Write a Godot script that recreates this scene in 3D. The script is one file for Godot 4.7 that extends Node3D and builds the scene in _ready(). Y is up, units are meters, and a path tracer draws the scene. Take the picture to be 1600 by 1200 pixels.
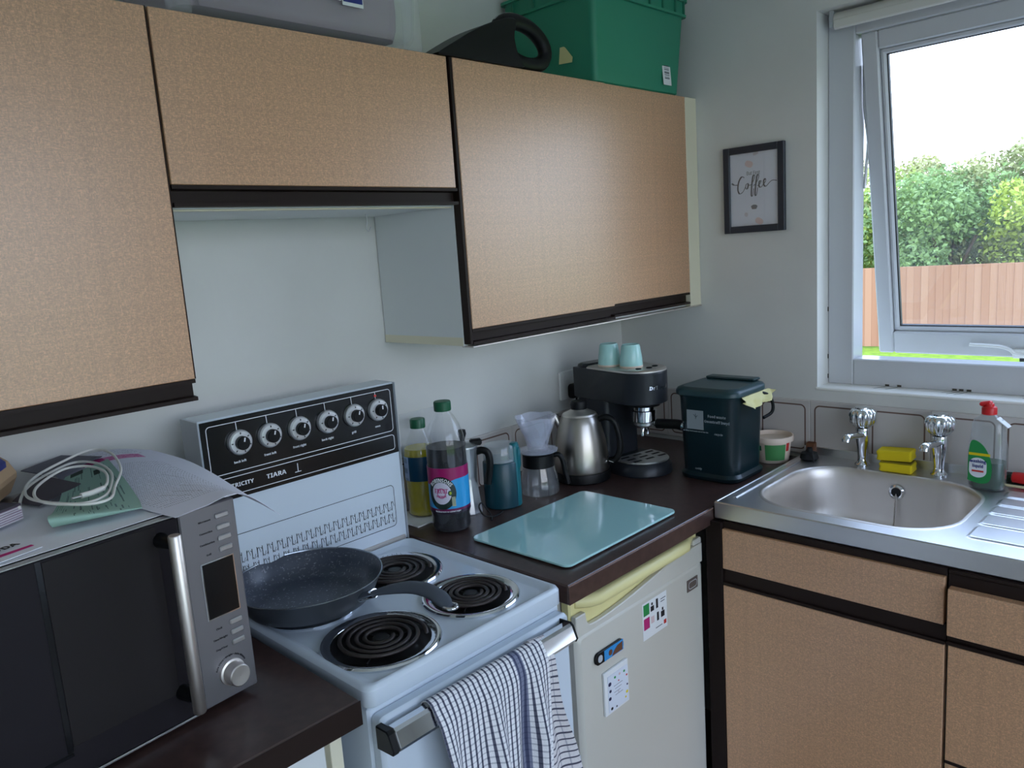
extends Node3D
# A small kitchen corner. x runs along the cooker wall to the corner at 0, z from that wall into the room, y up, metres.

var M := {}
var used := {}
var rng := RandomNumberGenerator.new()

# ---------------------------------------------------------------- mesh helper
class MB:
	var st := SurfaceTool.new()
	var x := Transform3D.IDENTITY
	func _init():
		st.begin(Mesh.PRIMITIVE_TRIANGLES)
	func vert(p: Vector3, uv: Vector2, g: int):
		st.set_smooth_group(g)
		st.set_uv(uv)
		st.add_vertex(x * p)
	# corners run anticlockwise as seen from outside
	func tri(a: Vector3, b: Vector3, c: Vector3, g := -1, ua := Vector2(), ub := Vector2(), uc := Vector2()):
		if a.is_equal_approx(b) or b.is_equal_approx(c) or a.is_equal_approx(c):
			return
		vert(a, ua, g); vert(c, uc, g); vert(b, ub, g)
	func quad(a: Vector3, b: Vector3, c: Vector3, d: Vector3, g := -1, u0 := Vector2(0, 0), u1 := Vector2(1, 1)):
		tri(a, b, c, g, Vector2(u0.x, u1.y), Vector2(u1.x, u1.y), Vector2(u1.x, u0.y))
		tri(a, c, d, g, Vector2(u0.x, u1.y), Vector2(u1.x, u0.y), Vector2(u0.x, u0.y))
	# box between two corners, its edges chamfered by c
	func box(lo: Vector3, hi: Vector3, c := 0.0):
		var m := (lo + hi) / 2
		var h := (hi - lo) / 2
		c = minf(c, minf(h.x, minf(h.y, h.z)) * 0.9)
		for ax in 3:
			for s in [-1.0, 1.0]:
				var b := (ax + 1) % 3
				var d := (ax + 2) % 3
				var f := func(p, q):
					var v := Vector3()
					v[ax] = s * h[ax]; v[b] = p * (h[b] - c); v[d] = q * (h[d] - c)
					return m + v
				if s > 0: quad(f.call(-1, -1), f.call(1, -1), f.call(1, 1), f.call(-1, 1))
				else: quad(f.call(-1, -1), f.call(-1, 1), f.call(1, 1), f.call(1, -1))
		if c <= 0: return
		for ax in 3:
			var b := (ax + 1) % 3
			var d := (ax + 2) % 3
			for sb in [-1.0, 1.0]:
				for sd in [-1.0, 1.0]:
					var f := func(t, e):
						var v := Vector3()
						v[ax] = t * (h[ax] - c); v[b] = sb * (h[b] - (c if e else 0.0)); v[d] = sd * (h[d] - (0.0 if e else c))
						return m + v
					var q = [f.call(-1, false), f.call(1, false), f.call(1, true), f.call(-1, true)]
					var n: Vector3 = (q[1] - q[0]).cross(q[2] - q[0])
					var o := Vector3(); o[b] = sb; o[d] = sd
					if n.dot(o) < 0: q.reverse()
					quad(q[0], q[1], q[2], q[3])
		for sx in [-1.0, 1.0]:
			for sy in [-1.0, 1.0]:
				for sz in [-1.0, 1.0]:
					var s := Vector3(sx, sy, sz)
					var q = []
					for k in 3:
						var v := Vector3(sx * (h.x - c), sy * (h.y - c), sz * (h.z - c))
						v[k] = s[k] * h[k]
						q.append(m + v)
					if (q[1] - q[0]).cross(q[2] - q[0]).dot(s) < 0: q.reverse()
					tri(q[0], q[1], q[2])
	# skin over loops of equal count; each loop runs anticlockwise seen against the way the loops go
	func loft(loops: Array, cap0 := true, cap1 := true, hard := [], closed := true, g0 := 1):
		var g := g0
		var n: int = loops[0].size()
		var seg: int = n if closed else n - 1
		for i in loops.size() - 1:
			if i in hard: g += 1
			for j in seg:
				var k: int = (j + 1) % n
				var a: PackedVector3Array = loops[i]
				var b: PackedVector3Array = loops[i + 1]
				var u0 := Vector2(float(j) / seg, 1.0 - float(i + 1) / (loops.size() - 1))
				var u1 := Vector2(float(j + 1) / seg, 1.0 - float(i) / (loops.size() - 1))
				quad(a[j], a[k], b[k], b[j], g, u0, u1)
		if cap0: fan(loops[0], true)
		if cap1: fan(loops[-1], false)
	func fan(l: PackedVector3Array, flip: bool):
		var c := Vector3()
		for p in l: c += p
		c /= l.size()
		for j in l.size():
			var k := (j + 1) % l.size()
			if flip: tri(c, l[k], l[j])
			else: tri(c, l[j], l[k])
	# profile of (radius, height) pairs turned about y
	func lathe(prof: Array, n := 32, o := Vector3(), cap0 := true, cap1 := true, sx := 1.0, sz := 1.0):
		var loops := []
		var hard := []
		for i in prof.size():
			var l := PackedVector3Array()
			for j in n:
				var a := -TAU * j / n
				l.append(o + Vector3(cos(a) * prof[i][0] * sx, prof[i][1], sin(a) * prof[i][0] * sz))
			loops.append(l)
			if i > 0 and i < prof.size() - 1:
				var d0 := Vector2(prof[i][0] - prof[i - 1][0], prof[i][1] - prof[i - 1][1])
				var d1 := Vector2(prof[i + 1][0] - prof[i][0], prof[i + 1][1] - prof[i][1])
				if absf(d0.angle_to(d1)) > 0.6: hard.append(i)
		loft(loops, cap0 and prof[0][0] > 0.0005, cap1 and prof[-1][0] > 0.0005, hard)
	# a swept round (or oval) bar through points
	func tube(pts: Array, r: float, n := 8, flat := 1.0, up := Vector3.UP, closed := false):
		var loops := []
		var pn := Vector3()
		for i in pts.size():
			var t: Vector3
			if closed: t = (pts[(i + 1) % pts.size()] - pts[(i - 1 + pts.size()) % pts.size()]).normalized()
			else: t = (pts[mini(i + 1, pts.size() - 1)] - pts[maxi(i - 1, 0)]).normalized()
			var nn: Vector3 = up if i == 0 else pn
			nn = nn - t * nn.dot(t)
			if nn.length() < 0.01: nn = Vector3(0.3, 0.1, 0.9) - t * t.dot(Vector3(0.3, 0.1, 0.9))
			nn = nn.normalized(); pn = nn
			var bb := t.cross(nn)
			var l := PackedVector3Array()
			for j in n:
				var a := TAU * j / n
				l.append(pts[i] + nn * cos(a) * r * flat + bb * sin(a) * r)
			loops.append(l)
		if closed: loops.append(loops[0])
		loft(loops, not closed, not closed)
	# outline in x, y pushed out along z from z0 to z1, edges chamfered by c
	func prism(poly: PackedVector2Array, z0: float, z1: float, c := 0.0, smooth := false):
		var p := poly
		if Geometry2D.is_polygon_clockwise(p):
			p = poly.duplicate(); p.reverse()
		var n := p.size()
		var inner := PackedVector2Array()
		for i in n:
			var a := (p[i] - p[(i - 1 + n) % n]).normalized()
			var b := (p[(i + 1) % n] - p[i]).normalized()
			var na := Vector2(-a.y, a.x)
			var nb := Vector2(-b.y, b.x)
			var k := (na + nb) / maxf(0.3, 1.0 + na.dot(nb))
			inner.append(p[i] + k * c)
		var lay := func(q, z):
			var l := PackedVector3Array()
			for v in q: l.append(Vector3(v.x, v.y, z))
			return l
		var loops = [lay.call(p, z0), lay.call(p, z1)]
		var hard := []
		if c > 0:
			loops = [lay.call(inner, z0), lay.call(p, z0 + c), lay.call(p, z1 - c), lay.call(inner, z1)]
			hard = [1, 2]
		if smooth: loft(loops, false, false, hard)
		else:
			for i in loops.size() - 1:
				for j in n:
					quad(loops[i][j], loops[i][(j + 1) % n], loops[i + 1][(j + 1) % n], loops[i + 1][j])
		var f := inner if c > 0 else p
		var ix := Geometry2D.triangulate_polygon(f)
		for i in range(0, ix.size(), 3):
			var a := f[ix[i]]
			var b := f[ix[i + 1]]
			var d := f[ix[i + 2]]
			if (b - a).cross(d - a) < 0:
				var e := b; b = d; d = e
			tri(Vector3(a.x, a.y, z1), Vector3(b.x, b.y, z1), Vector3(d.x, d.y, z1))
			tri(Vector3(a.x, a.y, z0), Vector3(d.x, d.y, z0), Vector3(b.x, b.y, z0))
	# a sheet given as rows of points; u along a row, v down the rows; thick > 0 gives it two sides
	func sheet(rows: Array, thick := 0.0, u0 := Vector2(0, 0), u1 := Vector2(1, 1)):
		var nr := rows.size()
		var nc: int = rows[0].size()
		var norm := []
		for i in nr:
			var l := []
			for j in nc:
				var du: Vector3 = rows[i][mini(j + 1, nc - 1)] - rows[i][maxi(j - 1, 0)]
				var dv: Vector3 = rows[mini(i + 1, nr - 1)][j] - rows[maxi(i - 1, 0)][j]
				l.append(dv.cross(du).normalized())
			norm.append(l)
		for side in ([1, -1] if thick > 0 else [1]):
			for i in nr - 1:
				for j in nc - 1:
					var q = []
					var uv = []
					for e in [[i + 1, j], [i + 1, j + 1], [i, j + 1], [i, j]]:
						q.append(rows[e[0]][e[1]] + norm[e[0]][e[1]] * (thick / 2 * side))
						uv.append(Vector2(lerpf(u0.x, u1.x, float(e[1]) / (nc - 1)), lerpf(u0.y, u1.y, float(e[0]) / (nr - 1))))
					if side > 0:
						tri(q[0], q[1], q[2], 1, uv[0], uv[1], uv[2]); tri(q[0], q[2], q[3], 1, uv[0], uv[2], uv[3])
					else:
						tri(q[0], q[2], q[1], 2, uv[0], uv[2], uv[1]); tri(q[0], q[3], q[2], 2, uv[0], uv[3], uv[2])
		if thick > 0:
			var rim := []
			for j in nc: rim.append([0, j])
			for i in range(1, nr): rim.append([i, nc - 1])
			for j in range(nc - 2, -1, -1): rim.append([nr - 1, j])
			for i in range(nr - 2, 0, -1): rim.append([i, 0])
			for k in rim.size():
				var a = rim[k]
				var b = rim[(k + 1) % rim.size()]
				var na: Vector3 = norm[a[0]][a[1]] * thick / 2
				var nb: Vector3 = norm[b[0]][b[1]] * thick / 2
				var pa: Vector3 = rows[a[0]][a[1]]
				var pb: Vector3 = rows[b[0]][b[1]]
				quad(pb - nb, pa - na, pa + na, pb + nb)
	# flat ring line of width t round a rounded rectangle lying in x, y at z
	func outline(w: float, h: float, r: float, t: float, z: float):
		var a := MB.rr(w, h, r, 6)
		var b := MB.rr(w - 2 * t, h - 2 * t, maxf(r - t, 0.0005), 6)
		for j in a.size():
			var k := (j + 1) % a.size()
			quad(Vector3(a[j].x, a[j].y, z), Vector3(a[k].x, a[k].y, z), Vector3(b[k].x, b[k].y, z), Vector3(b[j].x, b[j].y, z))
	func line(a: Vector2, b: Vector2, t: float, z: float):
		var d := (b - a).normalized()
		var n := Vector2(-d.y, d.x) * t / 2
		quad(Vector3(a.x - n.x, a.y - n.y, z), Vector3(b.x - n.x, b.y - n.y, z), Vector3(b.x + n.x, b.y + n.y, z), Vector3(a.x + n.x, a.y + n.y, z))
	# rounded rectangle, anticlockwise, with guard points beside every arc
	static func rr(w: float, h: float, r: float, n := 6) -> PackedVector2Array:
		var o := PackedVector2Array()
		var k := [Vector2(w / 2 - r, h / 2 - r), Vector2(-w / 2 + r, h / 2 - r), Vector2(-w / 2 + r, -h / 2 + r), Vector2(w / 2 - r, -h / 2 + r)]
		var e := 0.0006
		for q in 4:
			var a0 := PI / 2 * q
			var t := Vector2(-sin(a0), cos(a0))
			o.append(k[q] + Vector2(cos(a0), sin(a0)) * r - t * e)
			for i in n + 1:
				var a := a0 + PI / 2 * i / n
				o.append(k[q] + Vector2(cos(a), sin(a)) * r)
			var a1 := a0 + PI / 2
			o.append(k[q] + Vector2(cos(a1), sin(a1)) * r + Vector2(-sin(a1), cos(a1)) * e)
		return o
	# upright solid on a rounded rectangle: layers of [y, width, depth, radius, offset x, offset z]
	func stack(layers: Array, n := 6, hard := [], cap0 := true, cap1 := true):
		var loops := []
		for s in layers:
			var l := PackedVector3Array()
			for p in MB.rr(s[1], s[2], s[3], n):
				l.append(Vector3(p.x + (s[4] if s.size() > 4 else 0.0), s[0], -p.y + (s[5] if s.size() > 5 else 0.0)))
			loops.append(l)
		loft(loops, cap0, cap1, hard)
	func done(m: Material) -> ArrayMesh:
		st.generate_normals()
		st.set_material(m)
		return st.commit()

# ---------------------------------------------------------------- scene helpers
func numbered(n: String) -> String:
	if not used.has(n):
		used[n] = 0
		return n
	used[n] += 1
	return "%s_%03d" % [n, used[n]]

func tag(o: Node, label: String, category: String, group := ""):
	o.set_meta("label", label)
	o.set_meta("category", category)
	if group: o.set_meta("group", group)
	return o

func thing(called: String, label: String, category: String, at := Vector3.ZERO, turn := 0.0, group := "") -> Node3D:
	var o := Node3D.new()
	o.name = numbered(called)
	add_child(o)
	o.position = at
	o.rotation.y = turn
	tag(o, label, category, group)
	return o

func part(parent: Node, called: String, mb: MB, mat: String, label := "") -> MeshInstance3D:
	var o := MeshInstance3D.new()
	o.mesh = mb.done(M[mat])
	o.name = numbered(called) if parent == self else called
	parent.add_child(o, true)
	if label: o.set_meta("label", label)
	return o

func struct(called: String, mb: MB, mat: String) -> MeshInstance3D:
	var o := part(self, called, mb, mat)
	o.set_meta("kind", "structure")
	return o

func bxp(parent: Node, called: String, lo: Vector3, hi: Vector3, mat: String, c := 0.0, label := "") -> MeshInstance3D:
	var b := MB.new()
	b.box(lo, hi, c)
	return part(parent, called, b, mat, label)

# lettering: h is the capital height; X, Y the reading and upright directions; bend > 0 wraps it round a cylinder of that radius
func lettering(parent: Node, s: String, h: float, at: Vector3, X: Vector3, Y: Vector3, mat: String, bold := false, serif := false, bend := 0.0, italic := 0.0, squeeze := 1.0, arch := 0.0) -> MeshInstance3D:
	var t := TextMesh.new()
	var f := SystemFont.new()
	f.font_names = PackedStringArray(["Droid Serif" if serif else "Droid Sans"])
	if bold: f.font_weight = 700
	t.font = f
	t.text = s
	t.font_size = 32
	t.pixel_size = h / 23.0
	t.depth = 0.0006
	t.curve_step = 2.0
	var arr := t.get_mesh_arrays()
	var v: PackedVector3Array = arr[Mesh.ARRAY_VERTEX]
	var Z := X.cross(Y).normalized()
	var cy := h * 0.5
	var lo := 1e9
	var hi := -1e9
	for p in v:
		lo = minf(lo, p.y); hi = maxf(hi, p.y)
	var mid := (lo + hi) / 2
	var ix = arr[Mesh.ARRAY_INDEX]
	var st := SurfaceTool.new()
	st.begin(Mesh.PRIMITIVE_TRIANGLES)
	var put := func(i):
		var p := v[i]
		var lx := (p.x + (p.y - mid) * italic) * squeeze
		var ly := p.y - mid
		var lz := p.z
		if arch > 0:
			var a := lx / arch
			var rr := arch + ly
			lx = sin(a) * rr; ly = cos(a) * rr - arch
		if bend > 0:
			var a := lx / bend
			lx = sin(a) * (bend + lz); lz = cos(a) * (bend + lz) - bend
		st.set_smooth_group(-1)
		st.add_vertex(at + X * lx + Y * ly + Z * lz)
	if ix != null and ix.size() > 0:
		for i in ix: put.call(i)
	else:
		for i in v.size(): put.call(i)
	st.generate_normals()
	st.set_material(M[mat])
	var o := MeshInstance3D.new()
	o.mesh = st.commit()
	o.name = "lettering"
	parent.add_child(o, true)
	return o

func curve(pts: Array, per := 8, closed := false) -> Array:
	var o := []
	var n := pts.size()
	for i in (n if closed else n - 1):
		var g := func(k): return pts[(k + n) % n] if closed else pts[clampi(k, 0, n - 1)]
		for s in per:
			o.append(g.call(i).cubic_interpolate(g.call(i + 1), g.call(i - 1), g.call(i + 2), float(s) / per))
	if not closed: o.append(pts[-1])
	return o

func col(hex: String) -> Color:
	return Color(hex)

func mat(called: String, hex: String, rough := 0.6, metal := 0.0, extra := {}) -> StandardMaterial3D:
	var m := StandardMaterial3D.new()
	m.albedo_color = Color(hex)
	m.roughness = rough
	m.metallic = metal
	for k in extra: m.set(k, extra[k])
	M[called] = m
	return m

func tex(img: Image) -> ImageTexture:
	img.generate_mipmaps()
	return ImageTexture.create_from_image(img)

func noise_tex(freq: float, lo: Color, hi: Color, size := 256, seed_ := 1, oct := 4) -> NoiseTexture2D:
	var t := NoiseTexture2D.new()
	var n := FastNoiseLite.new()
	n.frequency = freq; n.seed = seed_; n.fractal_octaves = oct
	t.noise = n; t.width = size; t.height = size; t.seamless = true
	var g := Gradient.new()
	g.set_color(0, lo); g.set_color(1, hi)
	t.color_ramp = g
	return t

# ================================================================ build
func _ready():
	rng.seed = 7
	# camera
	var cam := Camera3D.new()
	cam.name = "camera"
	add_child(cam)
	var F := Vector3(0.70204566, -0.16828424, -0.69196265)
	var U := Vector3(0.16769262, 0.98341957, -0.06902994)
	cam.transform = Transform3D(Basis(F.cross(U).normalized(), U, -F), Vector3(-2.059703, 1.521922, 1.514708))
	cam.fov = 52.3586
	cam.near = 0.02
	cam.far = 200.0
	cam.current = true
	# sky and exposure; a bright hazy day without direct sun
	var we := WorldEnvironment.new()
	we.name = "environment"
	add_child(we)
	var env := Environment.new()
	we.environment = env
	env.background_mode = Environment.BG_SKY
	var sky := Sky.new()
	var sm := ProceduralSkyMaterial.new()
	sm.sky_top_color = Color(0.74, 0.84, 1.0)
	sm.sky_horizon_color = Color(0.97, 0.985, 1.0)
	sm.sky_curve = 0.11
	sm.ground_horizon_color = Color(0.7, 0.73, 0.7)
	sm.ground_bottom_color = Color(0.3, 0.33, 0.25)
	sm.sky_energy_multiplier = 1.95
	sm.ground_energy_multiplier = 0.5
	sky.sky_material = sm
	env.sky = sky
	env.tonemap_mode = Environment.TONE_MAPPER_LINEAR
	env.tonemap_exposure = 1.22
	env.sdfgi_enabled = true
	env.ssao_enabled = true
	env.ssil_enabled = true
	materials()
	room()
	garden()
	wall_units()
	things_on_top()
	base_units()
	sink_area()
	cooker()
	hob_things()
	fridge()
	microwave()
	papers()
	bottles()
	coffee_corner()
	caddy_and_tub()
	picture()

func materials():
	# woven laminate of the doors
	var n := 512
	var im := Image.create(n, n, true, Image.FORMAT_RGB8)
	var r := RandomNumberGenerator.new()
	r.seed = 11
	var w := FastNoiseLite.new()
	w.seed = 3; w.frequency = 0.028; w.fractal_octaves = 2
	var hz := []
	var vt := []
	for i in n:
		hz.append(r.randf_range(-0.05, 0.05)); vt.append(r.randf_range(-0.05, 0.05))
	for y in n:
		for x in n:
			var p := w.get_noise_2d(x * 3.6, y * 15.0)
			var q := w.get_noise_2d(x * 15.0 + 900.0, y * 3.6 + 400.0)
			var k: float = 1.0 + 0.10 * (p if absf(p) > absf(q) * 0.8 else q) + (hz[y / 2] + vt[x / 2]) * 0.35 + r.randf_range(-0.07, 0.07)
			if p > 0.42 or q > 0.44: k += 0.06
			im.set_pixel(x, y, Color(0.765 * k, 0.585 * k, 0.435 * k))
	var lam := mat("laminate", "ffffff", 0.33, 0.0, {"albedo_texture": tex(im), "uv1_triplanar": true, "uv1_world_triplanar": true, "uv1_scale": Vector3(2.1, 2.1, 2.1), "metallic_specular": 0.7, "clearcoat_enabled": true, "clearcoat": 0.55, "clearcoat_roughness": 0.36})
	lam.heightmap_enabled = false
	mat("dark_trim", "271c18", 0.45, 0.0, {"metallic_specular": 0.3})
	mat("dark_panel", "231a17", 0.55, 0.0, {"metallic_specular": 0.25})
	mat("cream_edge", "e6dfc4", 0.5)
	mat("carcass", "dfe2e0", 0.5)
	mat("wall_paint", "e1e0da", 0.75, 0.0, {"albedo_texture": noise_tex(0.01, Color(0.95, 0.95, 0.95), Color(1, 1, 1), 256, 5), "uv1_triplanar": true, "uv1_world_triplanar": true, "uv1_scale": Vector3(0.7, 0.7, 0.7)})
	mat("ceiling_paint", "f0f0ec", 0.85)
	mat("floor_vinyl", "8d8172", 0.5)
	mat("white_gloss", "f0f0ec", 0.3)
	mat("upvc", "cdced0", 0.28)
	mat("sill_paint", "f0eee6", 0.35)
	mat("gasket", "2a2c30", 0.6)
	mat("pane", "f4fbff", 0.02, 0.0, {"transparency": BaseMaterial3D.TRANSPARENCY_ALPHA})
	M["pane"].albedo_color.a = 0.06
	mat("blind_cloth", "dedbd2", 0.8)
	mat("grime", "4a463c", 0.9)
	# worktop
	mat("worktop", "ffffff", 0.34, 0.0, {"albedo_texture": noise_tex(0.05, Color(0.225, 0.16, 0.145), Color(0.31, 0.225, 0.205), 256, 9), "uv1_triplanar": true, "uv1_world_triplanar": true, "uv1_scale": Vector3(3, 3, 3), "metallic_specular": 0.6})
	mat("worn_edge", "8a6a5e", 0.6)
	mat("steel", "dededf", 0.34, 1.0)
	mat("steel_brushed", "e0d9d2", 0.42, 1.0)
	mat("chrome", "e4e6ea", 0.07, 1.0)
	mat("chrome_knob", "e8ebee", 0.13, 1.0)
	mat("enamel_sky_tint", "d0dae3", 0.22)  # white enamel with the cool skylight tint put into its colour
	mat("enamel_grey", "b9bdc1", 0.35)
	mat("black_gloss", "0b0c0e", 0.16)
	mat("black_plastic", "101112", 0.42, 0.0, {"metallic_specular": 0.35})
	mat("black_matt", "17181a", 0.7)
	mat("coil", "3b3431", 0.42, 0.3)
	mat("drip_bowl", "141212", 0.45, 0.2)
	mat("ink_black", "15161a", 0.6)
	mat("ink_grey", "55585e", 0.7)
	mat("ink_white", "e6e8ec", 0.5)
	mat("ink_navy", "20264a", 0.6)
	mat("ink_red", "c8322c", 0.6)
	mat("ink_magenta", "b81f6d", 0.6)
	mat("ink_green", "1f8b45", 0.6)
	mat("print_blue", "2f8fd0", 0.5)
	mat("red_plastic", "d21f22", 0.35)
	mat("green_plastic", "2d886a", 0.42)
	mat("green_plastic_dark", "27795e", 0.45)
	mat("cap_green", "0d5a3a", 0.4)
	mat("mint", "b5e3dc", 0.16)
	mat("mint_glass", "b4e4e2", 0.07, 0.0, {"metallic_specular": 0.7, "clearcoat_enabled": true, "clearcoat": 0.6, "clearcoat_roughness": 0.05})
	mat("teal", "0f6a74", 0.3)
	mat("teal_dark", "123f4a", 0.35)
	mat("caddy_green", "0a2127", 0.3)
	mat("caddy_lid", "203d42", 0.35)
	mat("sticker_white", "e8e9e8", 0.6)
	mat("sticker_grey", "8f979b", 0.6)
	mat("paper", "eceef4", 0.85)
	mat("bag_liner", "dcd396", 0.6)
	mat("fridge_white", "cdc9bd", 0.32)
	mat("fridge_yellow", "e8dd9e", 0.4)
	mat("fridge_badge", "7d6f66", 0.4, 0.4)
	mat("clear_plastic", "eef2f4", 0.12, 0.0, {"transparency": BaseMaterial3D.TRANSPARENCY_ALPHA})
	M["clear_plastic"].albedo_color.a = 0.2
	mat("frosted_plastic", "e4e8ea", 0.3, 0.0, {"transparency": BaseMaterial3D.TRANSPARENCY_ALPHA})
	M["frosted_plastic"].albedo_color.a = 0.13
	mat("thin_clear", "c4ccd2", 0.06, 0.0, {"transparency": BaseMaterial3D.TRANSPARENCY_ALPHA})
	M["thin_clear"].albedo_color.a = 0.055
	mat("smoked_clear", "c2cdd2", 0.08, 0.0, {"transparency": BaseMaterial3D.TRANSPARENCY_ALPHA})
	M["smoked_clear"].albedo_color.a = 0.3
	mat("cut_clear", "e6e8fa", 0.05, 0.0, {"transparency": BaseMaterial3D.TRANSPARENCY_ALPHA, "metallic_specular": 0.9})
	M["cut_clear"].albedo_color.a = 0.26
	mat("oil", "c3b50c", 0.08, 0.0, {"transparency": BaseMaterial3D.TRANSPARENCY_ALPHA, "metallic_specular": 0.7})
	M["oil"].albedo_color.a = 0.82
	mat("dial_silver", "dcdee0", 0.3, 0.65)
	mat("bottle_clear", "aab3b6", 0.08, 0.0, {"transparency": BaseMaterial3D.TRANSPARENCY_ALPHA})
	M["bottle_clear"].albedo_color.a = 0.2
	mat("squash", "0a040a", 0.3, 0.0, {"metallic_specular": 0.15})
	mat("dish_liquid", "05401f", 0.12)
	mat("sponge", "e2c818", 0.95)
	mat("sponge_dark", "8a7a14", 0.95)
	mat("tub_cream", "ecd8c4", 0.45)
	mat("tub_inside", "d2a890", 0.6)
	mat("tub_green", "4a8f52", 0.5)
	mat("frame_dark", "2b323d", 0.4)
	mat("print_white", "dfe4ee", 0.35)
	mat("petal", "dcc3c1", 0.6)
	mat("petal_pale", "ccc6cc", 0.6)
	mat("cable_white", "eceae2", 0.4)
	mat("lilac_cloth", "94808c", 0.9)
	mat("wood_brown", "6a4128", 0.7)
	mat("wood_pale", "d8c59a", 0.7)
	mat("steel_dull", "8f8d8e", 0.45, 0.8)
	mat("steel_panel", "8a878a", 0.42, 0.75)
	mat("oven_door_glass", "252225", 0.3, 0.0, {"metallic_specular": 0.25})
	mat("oven_window", "2a2727", 0.26, 0.0, {"metallic_specular": 0.25})
	mat("lid_grey", "7a868c", 0.5)
	mat("kettle_steel", "b0aaa2", 0.3, 1.0)
	mat("machine_grey", "25282d", 0.34, 0.0, {"metallic_specular": 0.4})
	mat("smoked_dark", "24282c", 0.25)
	mat("leaf_dark_green", "23402c", 0.8)
	# stone-look pan coating: dark grey with pale flecks
	var pi := Image.create(256, 256, true, Image.FORMAT_RGB8)
	pi.fill(Color(0.25, 0.27, 0.31))
	for i in 1500:
		var c := r.randf_range(0.36, 0.85)
		var px := r.randi_range(0, 254)
		var py := r.randi_range(0, 254)
		pi.set_pixel(px, py, Color(c, c, c * 1.05))
		if r.randf() < 0.6: pi.set_pixel(px + 1, py, Color(c, c, c))
	mat("pan_stone", "ffffff", 0.33, 0.0, {"albedo_texture": tex(pi), "uv1_triplanar": true, "uv1_scale": Vector3(3, 3, 3)})
	mat("pan_outside", "3a3e45", 0.32)
	mat("pan_rim", "9aa0a6", 0.25, 0.9)
	mat("pan_handle", "4b525c", 0.55)
	# splash tile: warm grey glaze with a brown rounded line printed inside the edge
	var ti := Image.create(128, 128, true, Image.FORMAT_RGB8)
	for y in 128:
		for x in 128:
			var p := Vector2(absf(x - 63.5), absf(y - 63.5))
			var q := p - Vector2(42, 42)
			var d := Vector2(maxf(q.x, 0), maxf(q.y, 0)).length() - 12.0 + minf(maxf(q.x, q.y), 0)
			var c := Color(0.80, 0.775, 0.75)
			if absf(d) < 1.8: c = c.lerp(Color(0.36, 0.25, 0.21), clampf(1.9 - absf(d), 0, 1) * 0.95)
			ti.set_pixel(x, y, c)
	mat("tile_glaze", "ffffff", 0.22, 0.0, {"albedo_texture": tex(ti)})
	mat("grout", "b8b2aa", 0.9)
	# tea towel: navy threads on white, thin cross threads
	var tw := Image.create(512, 512, true, Image.FORMAT_RGB8)
	for y in 512:
		for x in 512:
			var s := float(x) / 512.0
			var t := float(y) / 512.0
			var c := Color(0.93, 0.925, 0.93)
			var dv := fposmod(s * 24.0, 1.0)
			var dh := fposmod(t * 44.0, 1.0)
			var navy := Color(0.10, 0.115, 0.20)
			if dh < 0.22: c = c.lerp(navy, 0.22)
			if dv < 0.34: c = c.lerp(navy, 0.80 if dh < 0.26 else 0.72)
			if s > 0.70 and s < 0.775: c = c.lerp(Color(0.22, 0.25, 0.38), 0.62)
			c = c * r.randf_range(0.94, 1.03)
			tw.set_pixel(x, y, c)
	mat("towel", "ffffff", 0.95, 0.0, {"albedo_texture": tex(tw)})
	var th := Image.create(64, 512, true, Image.FORMAT_RGB8)
	for y in 512:
		for x in 64:
			var c := Color(0.86, 0.84, 0.84)
			if fposmod(y / 512.0 * 36.0, 1.0) < 0.22: c = Color(0.27, 0.27, 0.33)
			if x % 16 < 2: c = c.lerp(Color(0.3, 0.32, 0.4), 0.3)
			th.set_pixel(x, y, c * r.randf_range(0.95, 1.03))
	mat("towel_hem", "ffffff", 0.95, 0.0, {"albedo_texture": tex(th)})
	# puzzle page: letter grids set in two blocks
	var np := Image.create(512, 512, true, Image.FORMAT_RGB8)
	np.fill(Color(0.90, 0.905, 0.95))
	for gy in 34:
		for gx in 40:
			var ox := 60 + gx * 9
			var oy := 150 + gy * 9
			if ox > 440 or oy > 470: continue
			if r.randf() < 0.08: continue
			for k in 9:
				if r.randf() < 0.62:
					np.set_pixel(ox + k % 3, oy + k / 3, Color(0.3, 0.28, 0.3))
	for k in 7:
		var ax := r.randi_range(60, 380)
		var ay := r.randi_range(150, 400)
		var sx := r.randf_range(-1, 1)
		for s in 90:
			var qx := clampi(int(ax + s * sx), 0, 511)
			np.set_pixel(qx, mini(ay + s / 2, 511), Color(0.3, 0.25, 0.25))
	np.fill_rect(Rect2i(150, 70, 250, 34), Color(0.82, 0.55, 0.72))
	np.fill_rect(Rect2i(150, 70, 110, 34), Color(0.70, 0.13, 0.45))
	for k in 40:
		np.fill_rect(Rect2i(270 + r.randi_range(0, 120), 74 + r.randi_range(0, 22), r.randi_range(2, 8), 3), Color(0.7, 0.2, 0.5))
	for k in 9:
		for s in 60:
			if r.randf() < 0.6: np.fill_rect(Rect2i(60 + s * 6, 20 + k * 5, r.randi_range(2, 5), 2), Color(0.6, 0.6, 0.68))
	mat("puzzle_page", "ffffff", 0.85, 0.0, {"albedo_texture": tex(np)})
	var gp := Image.create(256, 256, true, Image.FORMAT_RGB8)
	gp.fill(Color(0.60, 0.74, 0.68))
	for k in 60:
		gp.fill_rect(Rect2i(r.randi_range(10, 220), r.randi_range(6, 120), r.randi_range(2, 4), r.randi_range(8, 24)), Color(0.36, 0.46, 0.44))
	gp.fill_rect(Rect2i(40, 0, 60, 10), Color(0.12, 0.2, 0.17))
	gp.fill_rect(Rect2i(150, 14, 26, 8), Color(0.12, 0.2, 0.17))
	gp.fill_rect(Rect2i(205, 190, 14, 22), Color(0.35, 0.45, 0.42))
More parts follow.
